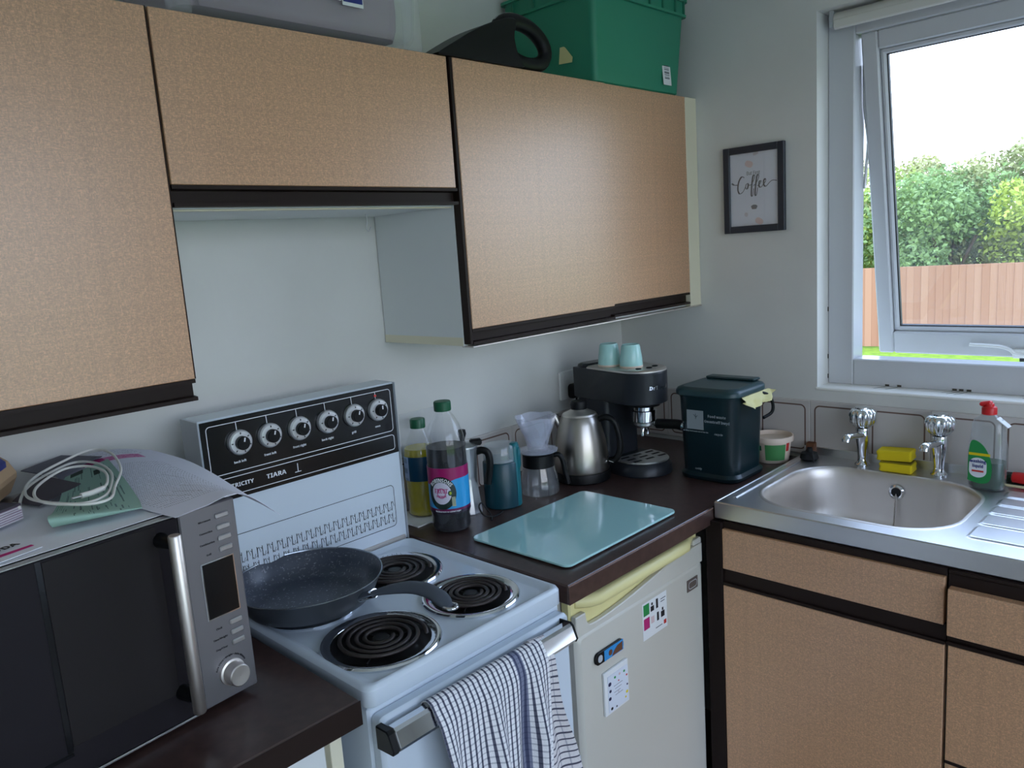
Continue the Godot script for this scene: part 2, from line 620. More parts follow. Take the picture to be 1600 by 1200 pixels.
	mat("green_page", "ffffff", 0.8, 0.0, {"albedo_texture": tex(gp)})
	mat("grey_page", "5b5a66", 0.7)
	mat("mauve_page", "4e4650", 0.7)
	mat("card_white", "d9d2da", 0.7)
	mat("card_mauve", "8d6f86", 0.7)
	mat("carton_brown", "b99b78", 0.8)
	mat("carton_blue", "2a3580", 0.4)
	mat("carton_white", "e9ecef", 0.4)
	# squash bottle wrap
	var sq := Image.create(512, 256, true, Image.FORMAT_RGB8)
	for y in 256:
		for x in 512:
			var c := Color(0.18, 0.62, 0.86)
			var top := 62.0 + 34.0 * (1.0 - smoothstep(150.0, 330.0, float(x)))
			if y < top: c = Color(0.62, 0.10, 0.38)
			if y > 226: c = Color(0.42, 0.09, 0.30)
			if y > 240: c = Color(0.12, 0.06, 0.16)
			var d := Vector2((x - 196) * 0.85, y - 138).length()
			if d < 92: c = Color(0.08, 0.17, 0.15)
			if d < 62: c = Color(0.86, 0.84, 0.90)
			if d < 30 and d > 22: c = Color(0.75, 0.5, 0.65)
			if x > 268 and x < 296 and y > 160 and y < 214: c = Color(0.85, 0.86, 0.7) if (y / 4) % 2 == 0 else Color(0.3, 0.35, 0.35)
			if Vector2(x - 262, (y - 138) * 1.2).length() < 18: c = Color(0.10, 0.26, 0.2) if Vector2(x - 262, y - 138).length() > 9 else Color(0.65, 0.7, 0.2)
			sq.set_pixel(x, y, c)
	mat("squash_wrap", "ffffff", 0.3, 0.0, {"albedo_texture": tex(sq)})
	var ol := Image.create(256, 128, true, Image.FORMAT_RGB8)
	for y in 128:
		for x in 256:
			var c := Color(0.06, 0.25, 0.36)
			if x > 112 and x < 156 and y > 22 and y < 110: c = Color(0.62, 0.72, 0.85) if (y / 9) % 2 == 0 or x > 150 else Color(0.45, 0.55, 0.7)
			if Vector2((x - 70) * 0.7, (y - 78) * 1.6).length() < 26: c = Color(0.45, 0.55, 0.16)
			if Vector2((x - 66) * 0.7, (y - 100) * 2.2).length() < 24: c = Color(0.52, 0.60, 0.12)
			if y > 34 and y < 40 and x > 40 and x < 100 and x % 5 < 3: c = Color(0.7, 0.75, 0.5)
			ol.set_pixel(x, y, c)
	mat("oil_wrap", "ffffff", 0.35, 0.0, {"albedo_texture": tex(ol)})
	# outdoors
	mat("grass", "ffffff", 0.95, 0.0, {"albedo_texture": noise_tex(0.03, Color(0.38, 0.50, 0.10), Color(0.56, 0.66, 0.18), 256, 21), "uv1_triplanar": true, "uv1_world_triplanar": true, "uv1_scale": Vector3(0.6, 0.6, 0.6)})
	for k in 4:
		mat("fence_wood_%d" % k, ["ad7c62", "a9785e", "b08066", "a6745a"][k], 0.85)
	mat("paving", "a8a49c", 0.9)
	mat("bark", "5d4a38", 0.9)
	mat("leaf", "ffffff", 0.7, 0.0, {"vertex_color_use_as_albedo": true, "backlight": Color(0.5, 0.55, 0.2), "cull_mode": BaseMaterial3D.CULL_DISABLED})

func room():
	var b := MB.new()
	b.box(Vector3(-3.6, -1.0, -0.15), Vector3(0.25, 2.55, 0))
	var wl := struct("wall_left", b, "wall_paint")
	b = MB.new()
	b.box(Vector3(0, -1.0, 0), Vector3(0.25, 1.10, 3.35))
	b.box(Vector3(0, 2.06, 0), Vector3(0.25, 2.55, 3.35))
	b.box(Vector3(0, 1.10, 0), Vector3(0.25, 2.06, 0.644))
	b.box(Vector3(0, 1.10, 1.90), Vector3(0.25, 2.06, 3.35))
	var wr := struct("wall_right", b, "wall_paint")
	b = MB.new()
	b.box(Vector3(-3.6, -1.0, 3.2), Vector3(-3.2, 2.55, 3.35))
	b.box(Vector3(-0.5, -1.0, 3.2), Vector3(0, 2.55, 3.35))
	b.box(Vector3(-3.2, 2.25, 3.2), Vector3(-0.5, 2.55, 3.35))
	b.box(Vector3(-3.2, -1.0, 3.2), Vector3(-0.5, 0.10, 3.35))
	struct("wall_back", b, "wall_paint")
	b = MB.new()
	b.box(Vector3(-3.75, -1.0, -0.15), Vector3(-3.6, 2.55, 3.35))
	struct("wall_side", b, "wall_paint")
	b = MB.new()
	b.box(Vector3(-3.6, -0.1, 0), Vector3(0, 0, 3.2))
	struct("floor", b, "floor_vinyl")
	b = MB.new()
	b.box(Vector3(-3.75, 2.4, -0.15), Vector3(0.25, 2.55, 3.35))
	struct("ceiling", b, "ceiling_paint")
	# splash tiles, one row on each wall
	var tm := MB.new()
	tm.box(Vector3(-0.0757, -0.0757, 0), Vector3(0.0757, 0.0757, 0.008), 0.0015)
	var tf := tile_mesh()
	var k := 0
	for i in 15:
		var zc := 0.627 + (i - 4) * 0.1517 + 0.0758
		if zc < 0.07: continue
		var o := MeshInstance3D.new()
		o.mesh = tf; o.name = "tile"
		wr.add_child(o, true)
		o.transform = Transform3D(Basis(Vector3(0, 0, -1), Vector3(0, 1, 0), Vector3(1, 0, 0)).rotated(Vector3.UP, PI), Vector3(-0.0002, 0.988, zc))
	for i in 8:
		var xc := -0.545 + (i - 3) * 0.1517 + 0.0758
		if xc > -0.07: continue
		var o := MeshInstance3D.new()
		o.mesh = tf; o.name = "tile"
		wl.add_child(o, true)
		o.position = Vector3(xc, 0.961, 0.0002)
	# window: outer frame, then a top-hung sash standing open at the foot
	var w := Node3D.new()
	w.name = "window_1"
	w.set_meta("kind", "structure")
	add_child(w)
	b = MB.new()
	var fx0 := 0.07
	var fx1 := 0.14
	b.box(Vector3(fx0, 1.10, 0.644), Vector3(fx1, 2.06, 0.712), 0.003)
	b.box(Vector3(fx0, 1.10, 1.832), Vector3(fx1, 2.06, 1.90), 0.003)
	b.box(Vector3(fx0, 1.10, 0.712), Vector3(fx1, 1.172, 1.832), 0.003)
	b.box(Vector3(fx0, 2.0, 0.712), Vector3(fx1, 2.06, 1.832), 0.003)
	part(w, "window_frame", b, "upvc")
	var sash := Node3D.new()
	sash.name = "sash"
	w.add_child(sash)
	# sash space: origin at its top edge, y down the tilted face, outward x
	var up := Vector3(0.08 - 0.235, 2.0 - 1.166, 0).normalized()
	var out := Vector3(up.y, -up.x, 0)
	var L := 0.848
	sash.transform = Transform3D(Basis(out, up, Vector3(0, 0, 1)), Vector3(0.08, 2.0, 0))
	b = MB.new()
	var z0 := 0.722
	var z1 := 1.822
	var fw := 0.040
	b.box(Vector3(0, -L, z0), Vector3(0.05, 0, z0 + fw), 0.004)
	b.box(Vector3(0, -L, z1 - fw), Vector3(0.05, 0, z1), 0.004)
	b.box(Vector3(0, -0.046, z0 + fw), Vector3(0.05, 0, z1 - fw), 0.004)
	b.box(Vector3(0, -L, z0 + fw), Vector3(0.05, -L + 0.062, z1 - fw), 0.004)
	# inner bead, stepped back
	var i0 := z0 + fw
	var i1 := z1 - fw
	b.box(Vector3(0.010, -L + 0.06, i0 - 0.001), Vector3(0.04, -0.044, i0 + 0.014), 0.005)
	b.box(Vector3(0.010, -L + 0.06, i1 - 0.014), Vector3(0.04, -0.044, i1 + 0.001), 0.005)
	b.box(Vector3(0.010, -0.060, i0), Vector3(0.04, -0.044, i1), 0.005)
	b.box(Vector3(0.010, -L + 0.060, i0), Vector3(0.04, -L + 0.074, i1), 0.005)
	part(sash, "sash_frame", b, "upvc")
	b = MB.new()
	var g0 := i0 + 0.0135
	var g1 := i1 - 0.0135
	b.box(Vector3(0.018, -L + 0.0735, g0), Vector3(0.03, -L + 0.077, g1))
	b.box(Vector3(0.018, -0.063, g0), Vector3(0.03, -0.0595, g1))
	b.box(Vector3(0.018, -L + 0.0735, g0), Vector3(0.03, -0.06, g0 + 0.0035))
	b.box(Vector3(0.018, -L + 0.0735, g1 - 0.0035), Vector3(0.03, -0.06, g1))
	part(sash, "gasket", b, "gasket")
	b = MB.new()
	b.box(Vector3(0.022, -L + 0.07, i0), Vector3(0.026, -0.05, i1))
	part(sash, "pane", b, "pane")
	b = MB.new()
	b.tube(curve([Vector3(-0.012, -L + 0.036, 0.955), Vector3(-0.014, -L + 0.034, 1.02), Vector3(-0.013, -L + 0.026, 1.045), Vector3(-0.012, -L + 0.014, 1.062), Vector3(-0.012, -L + 0.013, 1.12)], 5), 0.007, 8, 0.6)
	b.box(Vector3(-0.013, -L + 0.002, 1.05), Vector3(0.001, -L + 0.026, 1.13), 0.003)
	part(sash, "handle", b, "white_gloss")
	b = MB.new()
	b.box(Vector3(-0.012, -L - 0.006, 1.066), Vector3(0.0, -L + 0.003, 1.082), 0.001)
	part(sash, "latch", b, "gasket")
	# friction stay in the gap on the left
	b = MB.new()
	b.tube([Vector3(0.13, 1.62, 0.717), Vector3(0.152, 1.74, 0.717), Vector3(0.125, 1.83, 0.717), Vector3(0.12, 1.93, 0.717)], 0.004, 6)
	part(w, "stay", b, "steel")
	# sill board with grimy seam
	b = MB.new()
	b.box(Vector3(-0.004, 1.094, 0.640), Vector3(0.075, 1.1015, 1.904), 0.002)
	struct("trim_1", b, "sill_paint")
	b = MB.new()
	for q in [[0.665, 1.17], [0.668, 1.115], [0.665, 1.30]]:
		b.box(Vector3(0.0685, q[1], 0.644), Vector3(0.0697, q[1] + 0.012, 0.6465))
	for q in [0.80, 0.83, 0.96, 0.975, 0.992, 1.135, 1.15]:
		b.quad(Vector3(0.066, 1.1017, q), Vector3(0.012 + fmod(q * 37, 0.03), 1.1017, q - 0.02), Vector3(0.012 + fmod(q * 37, 0.03), 1.1017, q - 0.0225), Vector3(0.066, 1.1017, q - 0.004))
		b.box(Vector3(0.0685, 1.103, q - 0.004), Vector3(0.0697, 1.108, q + 0.006))
	part(w, "grime", b, "grime")
	# rolled blind under the lintel
	var bl := thing("roller_blind", "off-white roller blind rolled up at the top of the window", "blind", Vector3(0.042, 2.036, 1.27))
	b = MB.new()
	b.x = Transform3D(Basis(Vector3.RIGHT, PI / 2), Vector3(0, 0, -0.595))
	b.lathe([[0.0175, 0.0], [0.0185, 0.002], [0.0185, 1.188], [0.0175, 1.19]], 24)
	part(bl, "cloth_roll", b, "blind_cloth")
	b = MB.new()
	b.box(Vector3(-0.020, -0.024, -0.594), Vector3(-0.008, 0.0, 0.594), 0.003)
	part(bl, "bottom_bar", b, "blind_cloth")
	for s in [-0.607, 0.595]:
		bxp(bl, "bracket", Vector3(-0.014, -0.016, s), Vector3(0.014, 0.0235, s + 0.012), "enamel_grey", 0.002)
	# big unseen window added behind the viewer to let in more skylight
	var w2 := Node3D.new()
	w2.name = "added_window_2"
	w2.set_meta("kind", "structure")
	add_child(w2)
	b = MB.new()
	for q in [[-3.2, -3.13], [-1.89, -1.81], [-0.57, -0.5]]:
		b.box(Vector3(q[0], 0.10, 3.22), Vector3(q[1], 2.25, 3.29), 0.003)
	for q in [[0.10, 0.17], [2.18, 2.25]]:
		b.box(Vector3(-3.13, q[0], 3.22), Vector3(-0.57, q[1], 3.29), 0.003)
	part(w2, "window_frame", b, "upvc")
	for q in [[-3.13, -1.89], [-1.81, -0.57]]:
		bxp(w2, "pane", Vector3(q[0], 0.17, 3.25), Vector3(q[1], 2.18, 3.256), "pane")

func tile_mesh() -> ArrayMesh:
	var b := MB.new()
	var h := 0.0757
	var c := 0.002
	var d := 0.008
	b.quad(Vector3(-h + c, -h + c, d), Vector3(h - c, -h + c, d), Vector3(h - c, h - c, d), Vector3(-h + c, h - c, d))
	var o := [Vector3(-h, -h, d - c), Vector3(h, -h, d - c), Vector3(h, h, d - c), Vector3(-h, h, d - c)]
	var n := [Vector3(-h + c, -h + c, d), Vector3(h - c, -h + c, d), Vector3(h - c, h - c, d), Vector3(-h + c, h - c, d)]
	for i in 4:
		var k := (i + 1) % 4
		b.quad(o[i], o[k], n[k], n[i], -1, Vector2(0.01, 0.01), Vector2(0.02, 0.02))
		var bk := Vector3(0, 0, -(d - c))
		b.quad(o[i] + bk, o[k] + bk, o[k], o[i], -1, Vector2(0.01, 0.01), Vector2(0.02, 0.02))
	return b.done(M["tile_glaze"])

func garden():
	var b := MB.new()
	b.box(Vector3(-30, -1.2, -40), Vector3(60, -1.0, 40))
	struct("ground", b, "grass")
	b = MB.new()
	b.box(Vector3(-14, -1.0, -10), Vector3(3.5, -0.96, 14))
	struct("added_patio", b, "paving")  # unseen slab, added so light bounced off the ground stays neutral
	# close-boarded fence across the lawn
	var f := thing("garden_fence", "brown close-boarded wooden fence across the far end of the lawn", "fence", Vector3(15.0, -1.0, -3.0))
	f.rotation.y = 0.135
	b = MB.new()
	for k in 3:
		b.box(Vector3(0.03, 0.25 + k * 0.6, -6), Vector3(0.09, 0.33 + k * 0.6, 8))
	part(f, "rail", b, "fence_wood_3")
	var meshes := []
	for k in 4:
		b = MB.new()
		b.box(Vector3(-0.012, 0.03, -0.066), Vector3(0.012, 1.66, 0.066), 0.004)
		meshes.append(b.done(M["fence_wood_%d" % k]))
	for i in 107:
		var o := MeshInstance3D.new()
		o.mesh = meshes[rng.randi_range(0, 3)]
		o.name = "board"
		f.add_child(o, true)
		o.position = Vector3(0.012 if i % 2 else 0.0, 0, -6 + i * 0.131)
		o.rotation.y = 0.07
	for k in 6:
		bxp(f, "post", Vector3(0.03, 0, -5.4 + k * 2.6), Vector3(0.13, 1.62, -5.3 + k * 2.6), "fence_wood_1", 0.01)
	# shrubs and trees behind it
	var rows = [
		[Vector3(19.0, -1, -7.6), 2.9, 4.1, Color(0.36, 0.44, 0.09), "yellow-green bushy shrub furthest left above the garden fence"],
		[Vector3(20.5, -1, -5.6), 2.6, 4.6, Color(0.42, 0.42, 0.17), "olive shrub with pale feathery top behind the garden fence"],
		[Vector3(18.6, -1, -4.2), 2.3, 3.9, Color(0.23, 0.34, 0.11), "dense dark green shrub in the middle above the garden fence"],
		[Vector3(21.5, -1, -2.9), 2.7, 4.8, Color(0.35, 0.37, 0.14), "tall mid green tree rising behind the dark green shrub"],
		[Vector3(19.0, -1, -1.6), 2.0, 3.4, Color(0.42, 0.50, 0.08), "bright yellow-green shrub low behind the right of the fence"],
		[Vector3(22.0, -1, 0.0), 3.0, 4.5, Color(0.42, 0.40, 0.22), "brownish green tree at the right edge of the window view"],
		[Vector3(20.0, -1, 3.2), 3.0, 4.3, Color(0.34, 0.45, 0.14), "leafy green shrub hidden past the right window frame"],
	]
	var leaf := MB.new()
	leaf.quad(Vector3(-0.5, 0, -0.28), Vector3(0, 0.1, -0.34), Vector3(0.5, 0, 0), Vector3(0, 0.1, 0.34))
	var lm := leaf.done(M["leaf"])
	for r in rows:
		var t := thing("shrub", r[4], "shrub", r[0], 0.0, "shrubs behind the garden fence")
		b = MB.new()
		for k in 5:
			var a := TAU * k / 5.0 + rng.randf()
			b.tube(curve([Vector3(0, 0, 0), Vector3(cos(a) * 0.3, r[2] * 0.3, sin(a) * 0.3), Vector3(cos(a) * r[1] * 0.45, r[2] * 0.55, sin(a) * r[1] * 0.3)], 4), 0.04, 6)
		part(t, "branch", b, "bark")
		var mm := MultiMesh.new()
		mm.transform_format = MultiMesh.TRANSFORM_3D
		mm.use_colors = true
		mm.mesh = lm
		var blobs := []
		for k in 22:
			var a := rng.randf() * TAU
			var q: float = sqrt(rng.randf()) * r[1] * 0.7
			var hh: float = rng.randf_range(0.12, 0.84) * r[2]
			blobs.append([Vector3(cos(a) * q, hh, sin(a) * q), rng.randf_range(0.5, 1.0), rng.randf_range(0.8, 1.2)])
		mm.instance_count = 14000
		for i in mm.instance_count:
			var bl = blobs[rng.randi_range(0, 21)]
			var d: Vector3 = Vector3(rng.randfn(), rng.randfn(), rng.randfn()).normalized() * bl[1] * pow(rng.randf(), 0.35)
			var p: Vector3 = bl[0] + d * Vector3(1, 0.9, 1)
			p.y = maxf(p.y, 0.1)
			var bs := Basis.from_euler(Vector3(rng.randf() * TAU, rng.randf() * TAU, rng.randf() * TAU)).scaled(Vector3.ONE * rng.randf_range(0.08, 0.15))
			mm.set_instance_transform(i, Transform3D(bs, p))
			var c: Color = r[3] * (bl[2] * rng.randf_range(0.75, 1.25))
			c.a = 1.0
			mm.set_instance_color(i, c)
		var mi := MultiMeshInstance3D.new()
		mi.multimesh = mm
		mi.name = "foliage"
		mi.set_meta("kind", "stuff")
		t.add_child(mi, true)

# handle rail along the foot of a wall-unit door: top lip, recess, bottom lip
func rail_profile(b: MB, xa: float, xb: float, yt: float, h: float, z: float):
	var p := PackedVector2Array([Vector2(0, 0), Vector2(0, -0.006), Vector2(-0.014, -0.008), Vector2(-0.014, -h + 0.007), Vector2(0.001, -h + 0.006), Vector2(0.001, -h), Vector2(-0.02, -h), Vector2(-0.02, 0)])
	var q := PackedVector2Array()
	for v in p: q.append(v)
	var keep := b.x
	b.x = keep * Transform3D(Basis(Vector3(0, 0, 1), Vector3(0, 1, 0), Vector3(-1, 0, 0)), Vector3(xb, yt, z))
	b.prism(q, 0, xb - xa)
	b.x = keep

func wall_units():
	var yt := 1.911
	# tall unit at the left
	var a := thing("wall_cabinet", "tall beige woven-laminate wall cabinet at far left above the microwave", "cabinet", Vector3(-1.84, 1.36, 0.0))
	bxp(a, "body", Vector3(-0.30, 0.0, 0.002), Vector3(0.298, yt - 1.36, 0.278), "carcass", 0.001)
	bxp(a, "door", Vector3(-0.298, -0.004, 0.281), Vector3(0.3025, yt - 1.36, 0.299), "laminate", 0.0012)
	var b := MB.new()
	rail_profile(b, -0.298, 0.3025, -0.0045, 0.034, 0.299)
	part(a, "handle_rail", b, "dark_trim")
	b = MB.new()
	b.box(Vector3(0.3028, -0.004, 0.281), Vector3(0.304, yt - 1.36, 0.2985))
	part(a, "edge_strip", b, "dark_trim")
	# short unit over the cooker
	var m := thing("wall_cabinet", "short beige wall cabinet above the cooker, under the clear storage box", "cabinet", Vector3(-1.24, 1.62, 0.0))
	bxp(m, "body", Vector3(-0.295, 0.0, 0.002), Vector3(0.295, yt - 1.62, 0.278), "carcass", 0.001)
	bxp(m, "door", Vector3(-0.293, 0.0355, 0.281), Vector3(0.2905, yt - 1.62, 0.299), "laminate", 0.0012)
	b = MB.new()
	rail_profile(b, -0.293, 0.2935, 0.035, 0.033, 0.299)
	part(m, "handle_rail", b, "dark_trim")
	bxp(m, "light_batten", Vector3(-0.295, -0.003, 0.262), Vector3(0.295, -0.0002, 0.277), "cream_edge", 0.001)
	b = MB.new()
	b.tube(curve([Vector3(0.205, 0.0, 0.10), Vector3(0.205, -0.018, 0.10), Vector3(0.202, -0.030, 0.10), Vector3(0.208, -0.036, 0.10), Vector3(0.214, -0.028, 0.10)], 5), 0.0016, 6)
	part(m, "hook", b, "steel")
	# pair of doors at the right
	var r := thing("wall_cabinet", "beige two-door wall cabinet in the corner under the green crate", "cabinet", Vector3(-0.5, 1.327, 0.0))
	var o := -0.5
	var h := yt - 1.327
	bxp(r, "body", Vector3(-0.9427 - o, 0.0, 0.002), Vector3(-0.002 - o, h, 0.278), "carcass", 0.001)
	bxp(r, "side_batten", Vector3(-0.9437 - o, 0.0, 0.003), Vector3(-0.9428 - o, 0.018, 0.277), "cream_edge")
	bxp(r, "door", Vector3(-0.9345 - o, 0.036, 0.281), Vector3(-0.4312 - o, h, 0.3005), "laminate", 0.0012)
	bxp(r, "door", Vector3(-0.4290 - o, 0.040, 0.280), Vector3(-0.0605 - o, h, 0.2965), "laminate", 0.0012)
	bxp(r, "edge_strip", Vector3(-0.9425 - o, 0.004, 0.279), Vector3(-0.9350 - o, h, 0.2995), "dark_trim", 0.0008)
	b = MB.new()
	rail_profile(b, -0.9345 - o, -0.4312 - o, 0.0355, 0.033, 0.2995)
	part(r, "handle_rail", b, "dark_trim")
	b = MB.new()
	rail_profile(b, -0.4290 - o, -0.0605 - o, 0.0395, 0.033, 0.2955)
	part(r, "handle_rail", b, "dark_trim")
	bxp(r, "filler_strip", Vector3(-0.0595 - o, 0.0, 0.279), Vector3(-0.0015 - o, h, 0.2965), "cream_edge", 0.0008)
	bxp(r, "front_batten", Vector3(-0.9345 - o, -0.0045, 0.262), Vector3(-0.0015 - o, -0.0005, 0.299), "steel_brushed", 0.0008)

func things_on_top():
	var y := 1.9115
	# clear storage box with lilac cloth in it
	var s := thing("storage_box", "clear plastic storage box on top of the cabinet above the cooker", "storage box", Vector3(-1.243, y, 0.155))
	var b := MB.new()
	b.stack([[0.0, 0.45, 0.22, 0.02], [0.022, 0.482, 0.25, 0.03], [0.03, 0.486, 0.258, 0.03], [0.24, 0.51, 0.285, 0.03], [0.245, 0.53, 0.30, 0.03], [0.25, 0.53, 0.30, 0.03], [0.25, 0.504, 0.279, 0.028], [0.032, 0.482, 0.252, 0.028], [0.025, 0.46, 0.24, 0.026]], 5, [2, 4, 5, 6])
	part(s, "tub", b, "frosted_plastic")
	b = MB.new()
	for q in [-1, 1]:
		for w in [-1, 1]:
			b.box(Vector3(q * 0.231 - 0.018, 0.0, w * 0.118 - 0.012), Vector3(q * 0.231 + 0.018, 0.243, w * 0.118 + 0.016), 0.008)
	part(s, "corner_rib", b, "frosted_plastic")
	b = MB.new()
	b.box(Vector3(0.062, 0.060, 0.1365), Vector3(0.107, 0.15, 0.1375))
	b.box(Vector3(0.028, 0.066, 0.1365), Vector3(0.0595, 0.15, 0.1375))
	part(s, "label_card", b, "sticker_white")
	b = MB.new()
	b.box(Vector3(0.064, 0.066, 0.1376), Vector3(0.105, 0.145, 0.1381))
	b.box(Vector3(0.030, 0.073, 0.1376), Vector3(0.057, 0.145, 0.1381))
	part(s, "label_print", b, "carton_blue")
	var c := thing("folded_cloth", "lilac grey cloth packed inside the clear storage box", "cloth", Vector3(-1.25, y + 0.0245, 0.155))
	b = MB.new()
	var loops := []
	for k in 6:
		var l := PackedVector3Array()
		var i := 0
		for p in MB.rr(0.43 + [0.0, 0.01, 0.012, 0.012, 0.005, -0.06][k], 0.215 + [0.0, 0.01, 0.014, 0.012, 0.0, -0.05][k], 0.03, 6):
			l.append(Vector3(p.x + sin(i * 2.3) * 0.002, [0.0, 0.02, 0.05, 0.08, 0.10, 0.115][k] + sin(i * 0.9 + k) * (0.006 if k > 2 else 0.0), -p.y + cos(i * 1.7) * 0.002))
			i += 1
		loops.append(l)
	b.loft(loops)
	part(c, "cloth", b, "lilac_cloth")
	# green crate
	var g := thing("crate", "large green plastic crate on top of the corner cabinet", "crate", Vector3(-0.275, y, 0.165))
	b = MB.new()
	b.stack([[0.0, 0.36, 0.25, 0.012], [0.004, 0.37, 0.262, 0.014], [0.200, 0.402, 0.290, 0.016], [0.200, 0.418, 0.306, 0.016], [0.206, 0.420, 0.308, 0.016], [0.206, 0.408, 0.296, 0.016], [0.238, 0.410, 0.298, 0.016], [0.238, 0.424, 0.312, 0.016], [0.245, 0.424, 0.312, 0.016], [0.245, 0.398, 0.286, 0.014], [0.006, 0.360, 0.254, 0.012]], 4, [1, 2, 3, 4, 5, 6, 7, 8, 9])
	part(g, "tub", b, "green_plastic")
	b = MB.new()
	for q in [-0.15, -0.09, -0.03, 0.03, 0.09, 0.15, 0.19]:
		b.box(Vector3(q - 0.0025, 0.2055, 0.147), Vector3(q + 0.0025, 0.2395, 0.154), 0.001)
	for q in [-0.11, -0.04, 0.04, 0.11]:
		for w in [-0.2095, 0.2035]:
			b.box(Vector3(w, 0.2055, q - 0.0025), Vector3(w + 0.006, 0.2395, q + 0.0025), 0.001)
	part(g, "rim_rib", b, "green_plastic_dark")
	b = MB.new()
	b.x = Transform3D(Basis(Vector3.RIGHT, -0.07), Vector3(0.118, 0.062, 0.1355))
	b.box(Vector3(-0.018, -0.042, 0), Vector3(0.020, 0.048, 0.0006))
	var st := part(g, "barcode_sticker", b, "sticker_white")
	b = MB.new()
	b.x = Transform3D(Basis(Vector3.RIGHT, -0.07), Vector3(0.118, 0.062, 0.1355))
	for k in 14:
		var t := [1.2, 0.5, 0.8, 1.5, 0.5, 1.0, 0.6, 1.4, 0.5, 0.9, 1.3, 0.6, 0.5, 1.1][k] as float
		b.quad(Vector3(-0.010, -0.026 + k * 0.0046, 0.0009), Vector3(0.013, -0.026 + k * 0.0046, 0.0009), Vector3(0.013, -0.026 + k * 0.0046 + t * 0.0024, 0.0009), Vector3(-0.010, -0.026 + k * 0.0046 + t * 0.0024, 0.0009))
	part(st, "barcode", b, "ink_grey")
	b = MB.new()
	b.x = Transform3D(Basis(Vector3.UP, -PI / 2) * Basis(Vector3.RIGHT, -0.07), Vector3(-0.1925, 0.075, 0.045))
	b.prism(PackedVector2Array([Vector2(-0.016, 0.03), Vector2(-0.02, -0.015), Vector2(0.022, -0.018), Vector2(0.024, -0.006), Vector2(0.0, 0.022)]), 0.001, 0.002)
	part(g, "paper_scrap", b, "bag_liner")
	# hand-held vacuum: wedge nose to the left, loop handle to the right
	var v := thing("handheld_vacuum", "black hand-held vacuum with loop handle lying in front of the green crate", "vacuum", Vector3(-0.793, y, 0.284))
	b = MB.new()
	var p := PackedVector2Array()
	for q in curve([Vector2(-0.180, 0.004), Vector2(-0.14, 0.026), Vector2(-0.08, 0.058), Vector2(-0.02, 0.084), Vector2(0.03, 0.099), Vector2(0.050, 0.094), Vector2(0.042, 0.060), Vector2(0.052, 0.024), Vector2(0.070, 0.004)], 5): p.append(q)
	p.append(Vector2(0.06, 0.0))
	p.append(Vector2(-0.178, 0.0))
	b.prism(p, -0.060, 0.022, 0.002)
	part(v, "body", b, "black_plastic")
	b = MB.new()
	var lp := []
	for k in 28:
		var a := TAU * k / 28.0
		lp.append(Vector3(0.098 + cos(a) * 0.078, 0.0615 + sin(a) * 0.043 - cos(a) * 0.010, -0.012))
	b.tube(lp, 0.0175, 12, 0.9, Vector3.UP, true)
	part(v, "loop_handle", b, "black_plastic")
	b = MB.new()
	var e := []
	for k in 20:
		var a := lerpf(-1.9, 2.6, k / 19.0)
		e.append(Vector3(0.098 + cos(a) * 0.0945, 0.0615 + sin(a) * 0.0595 - cos(a) * 0.010, -0.012))
	b.tube(e, 0.0022, 6)
	part(v, "trim_line", b, "enamel_grey")

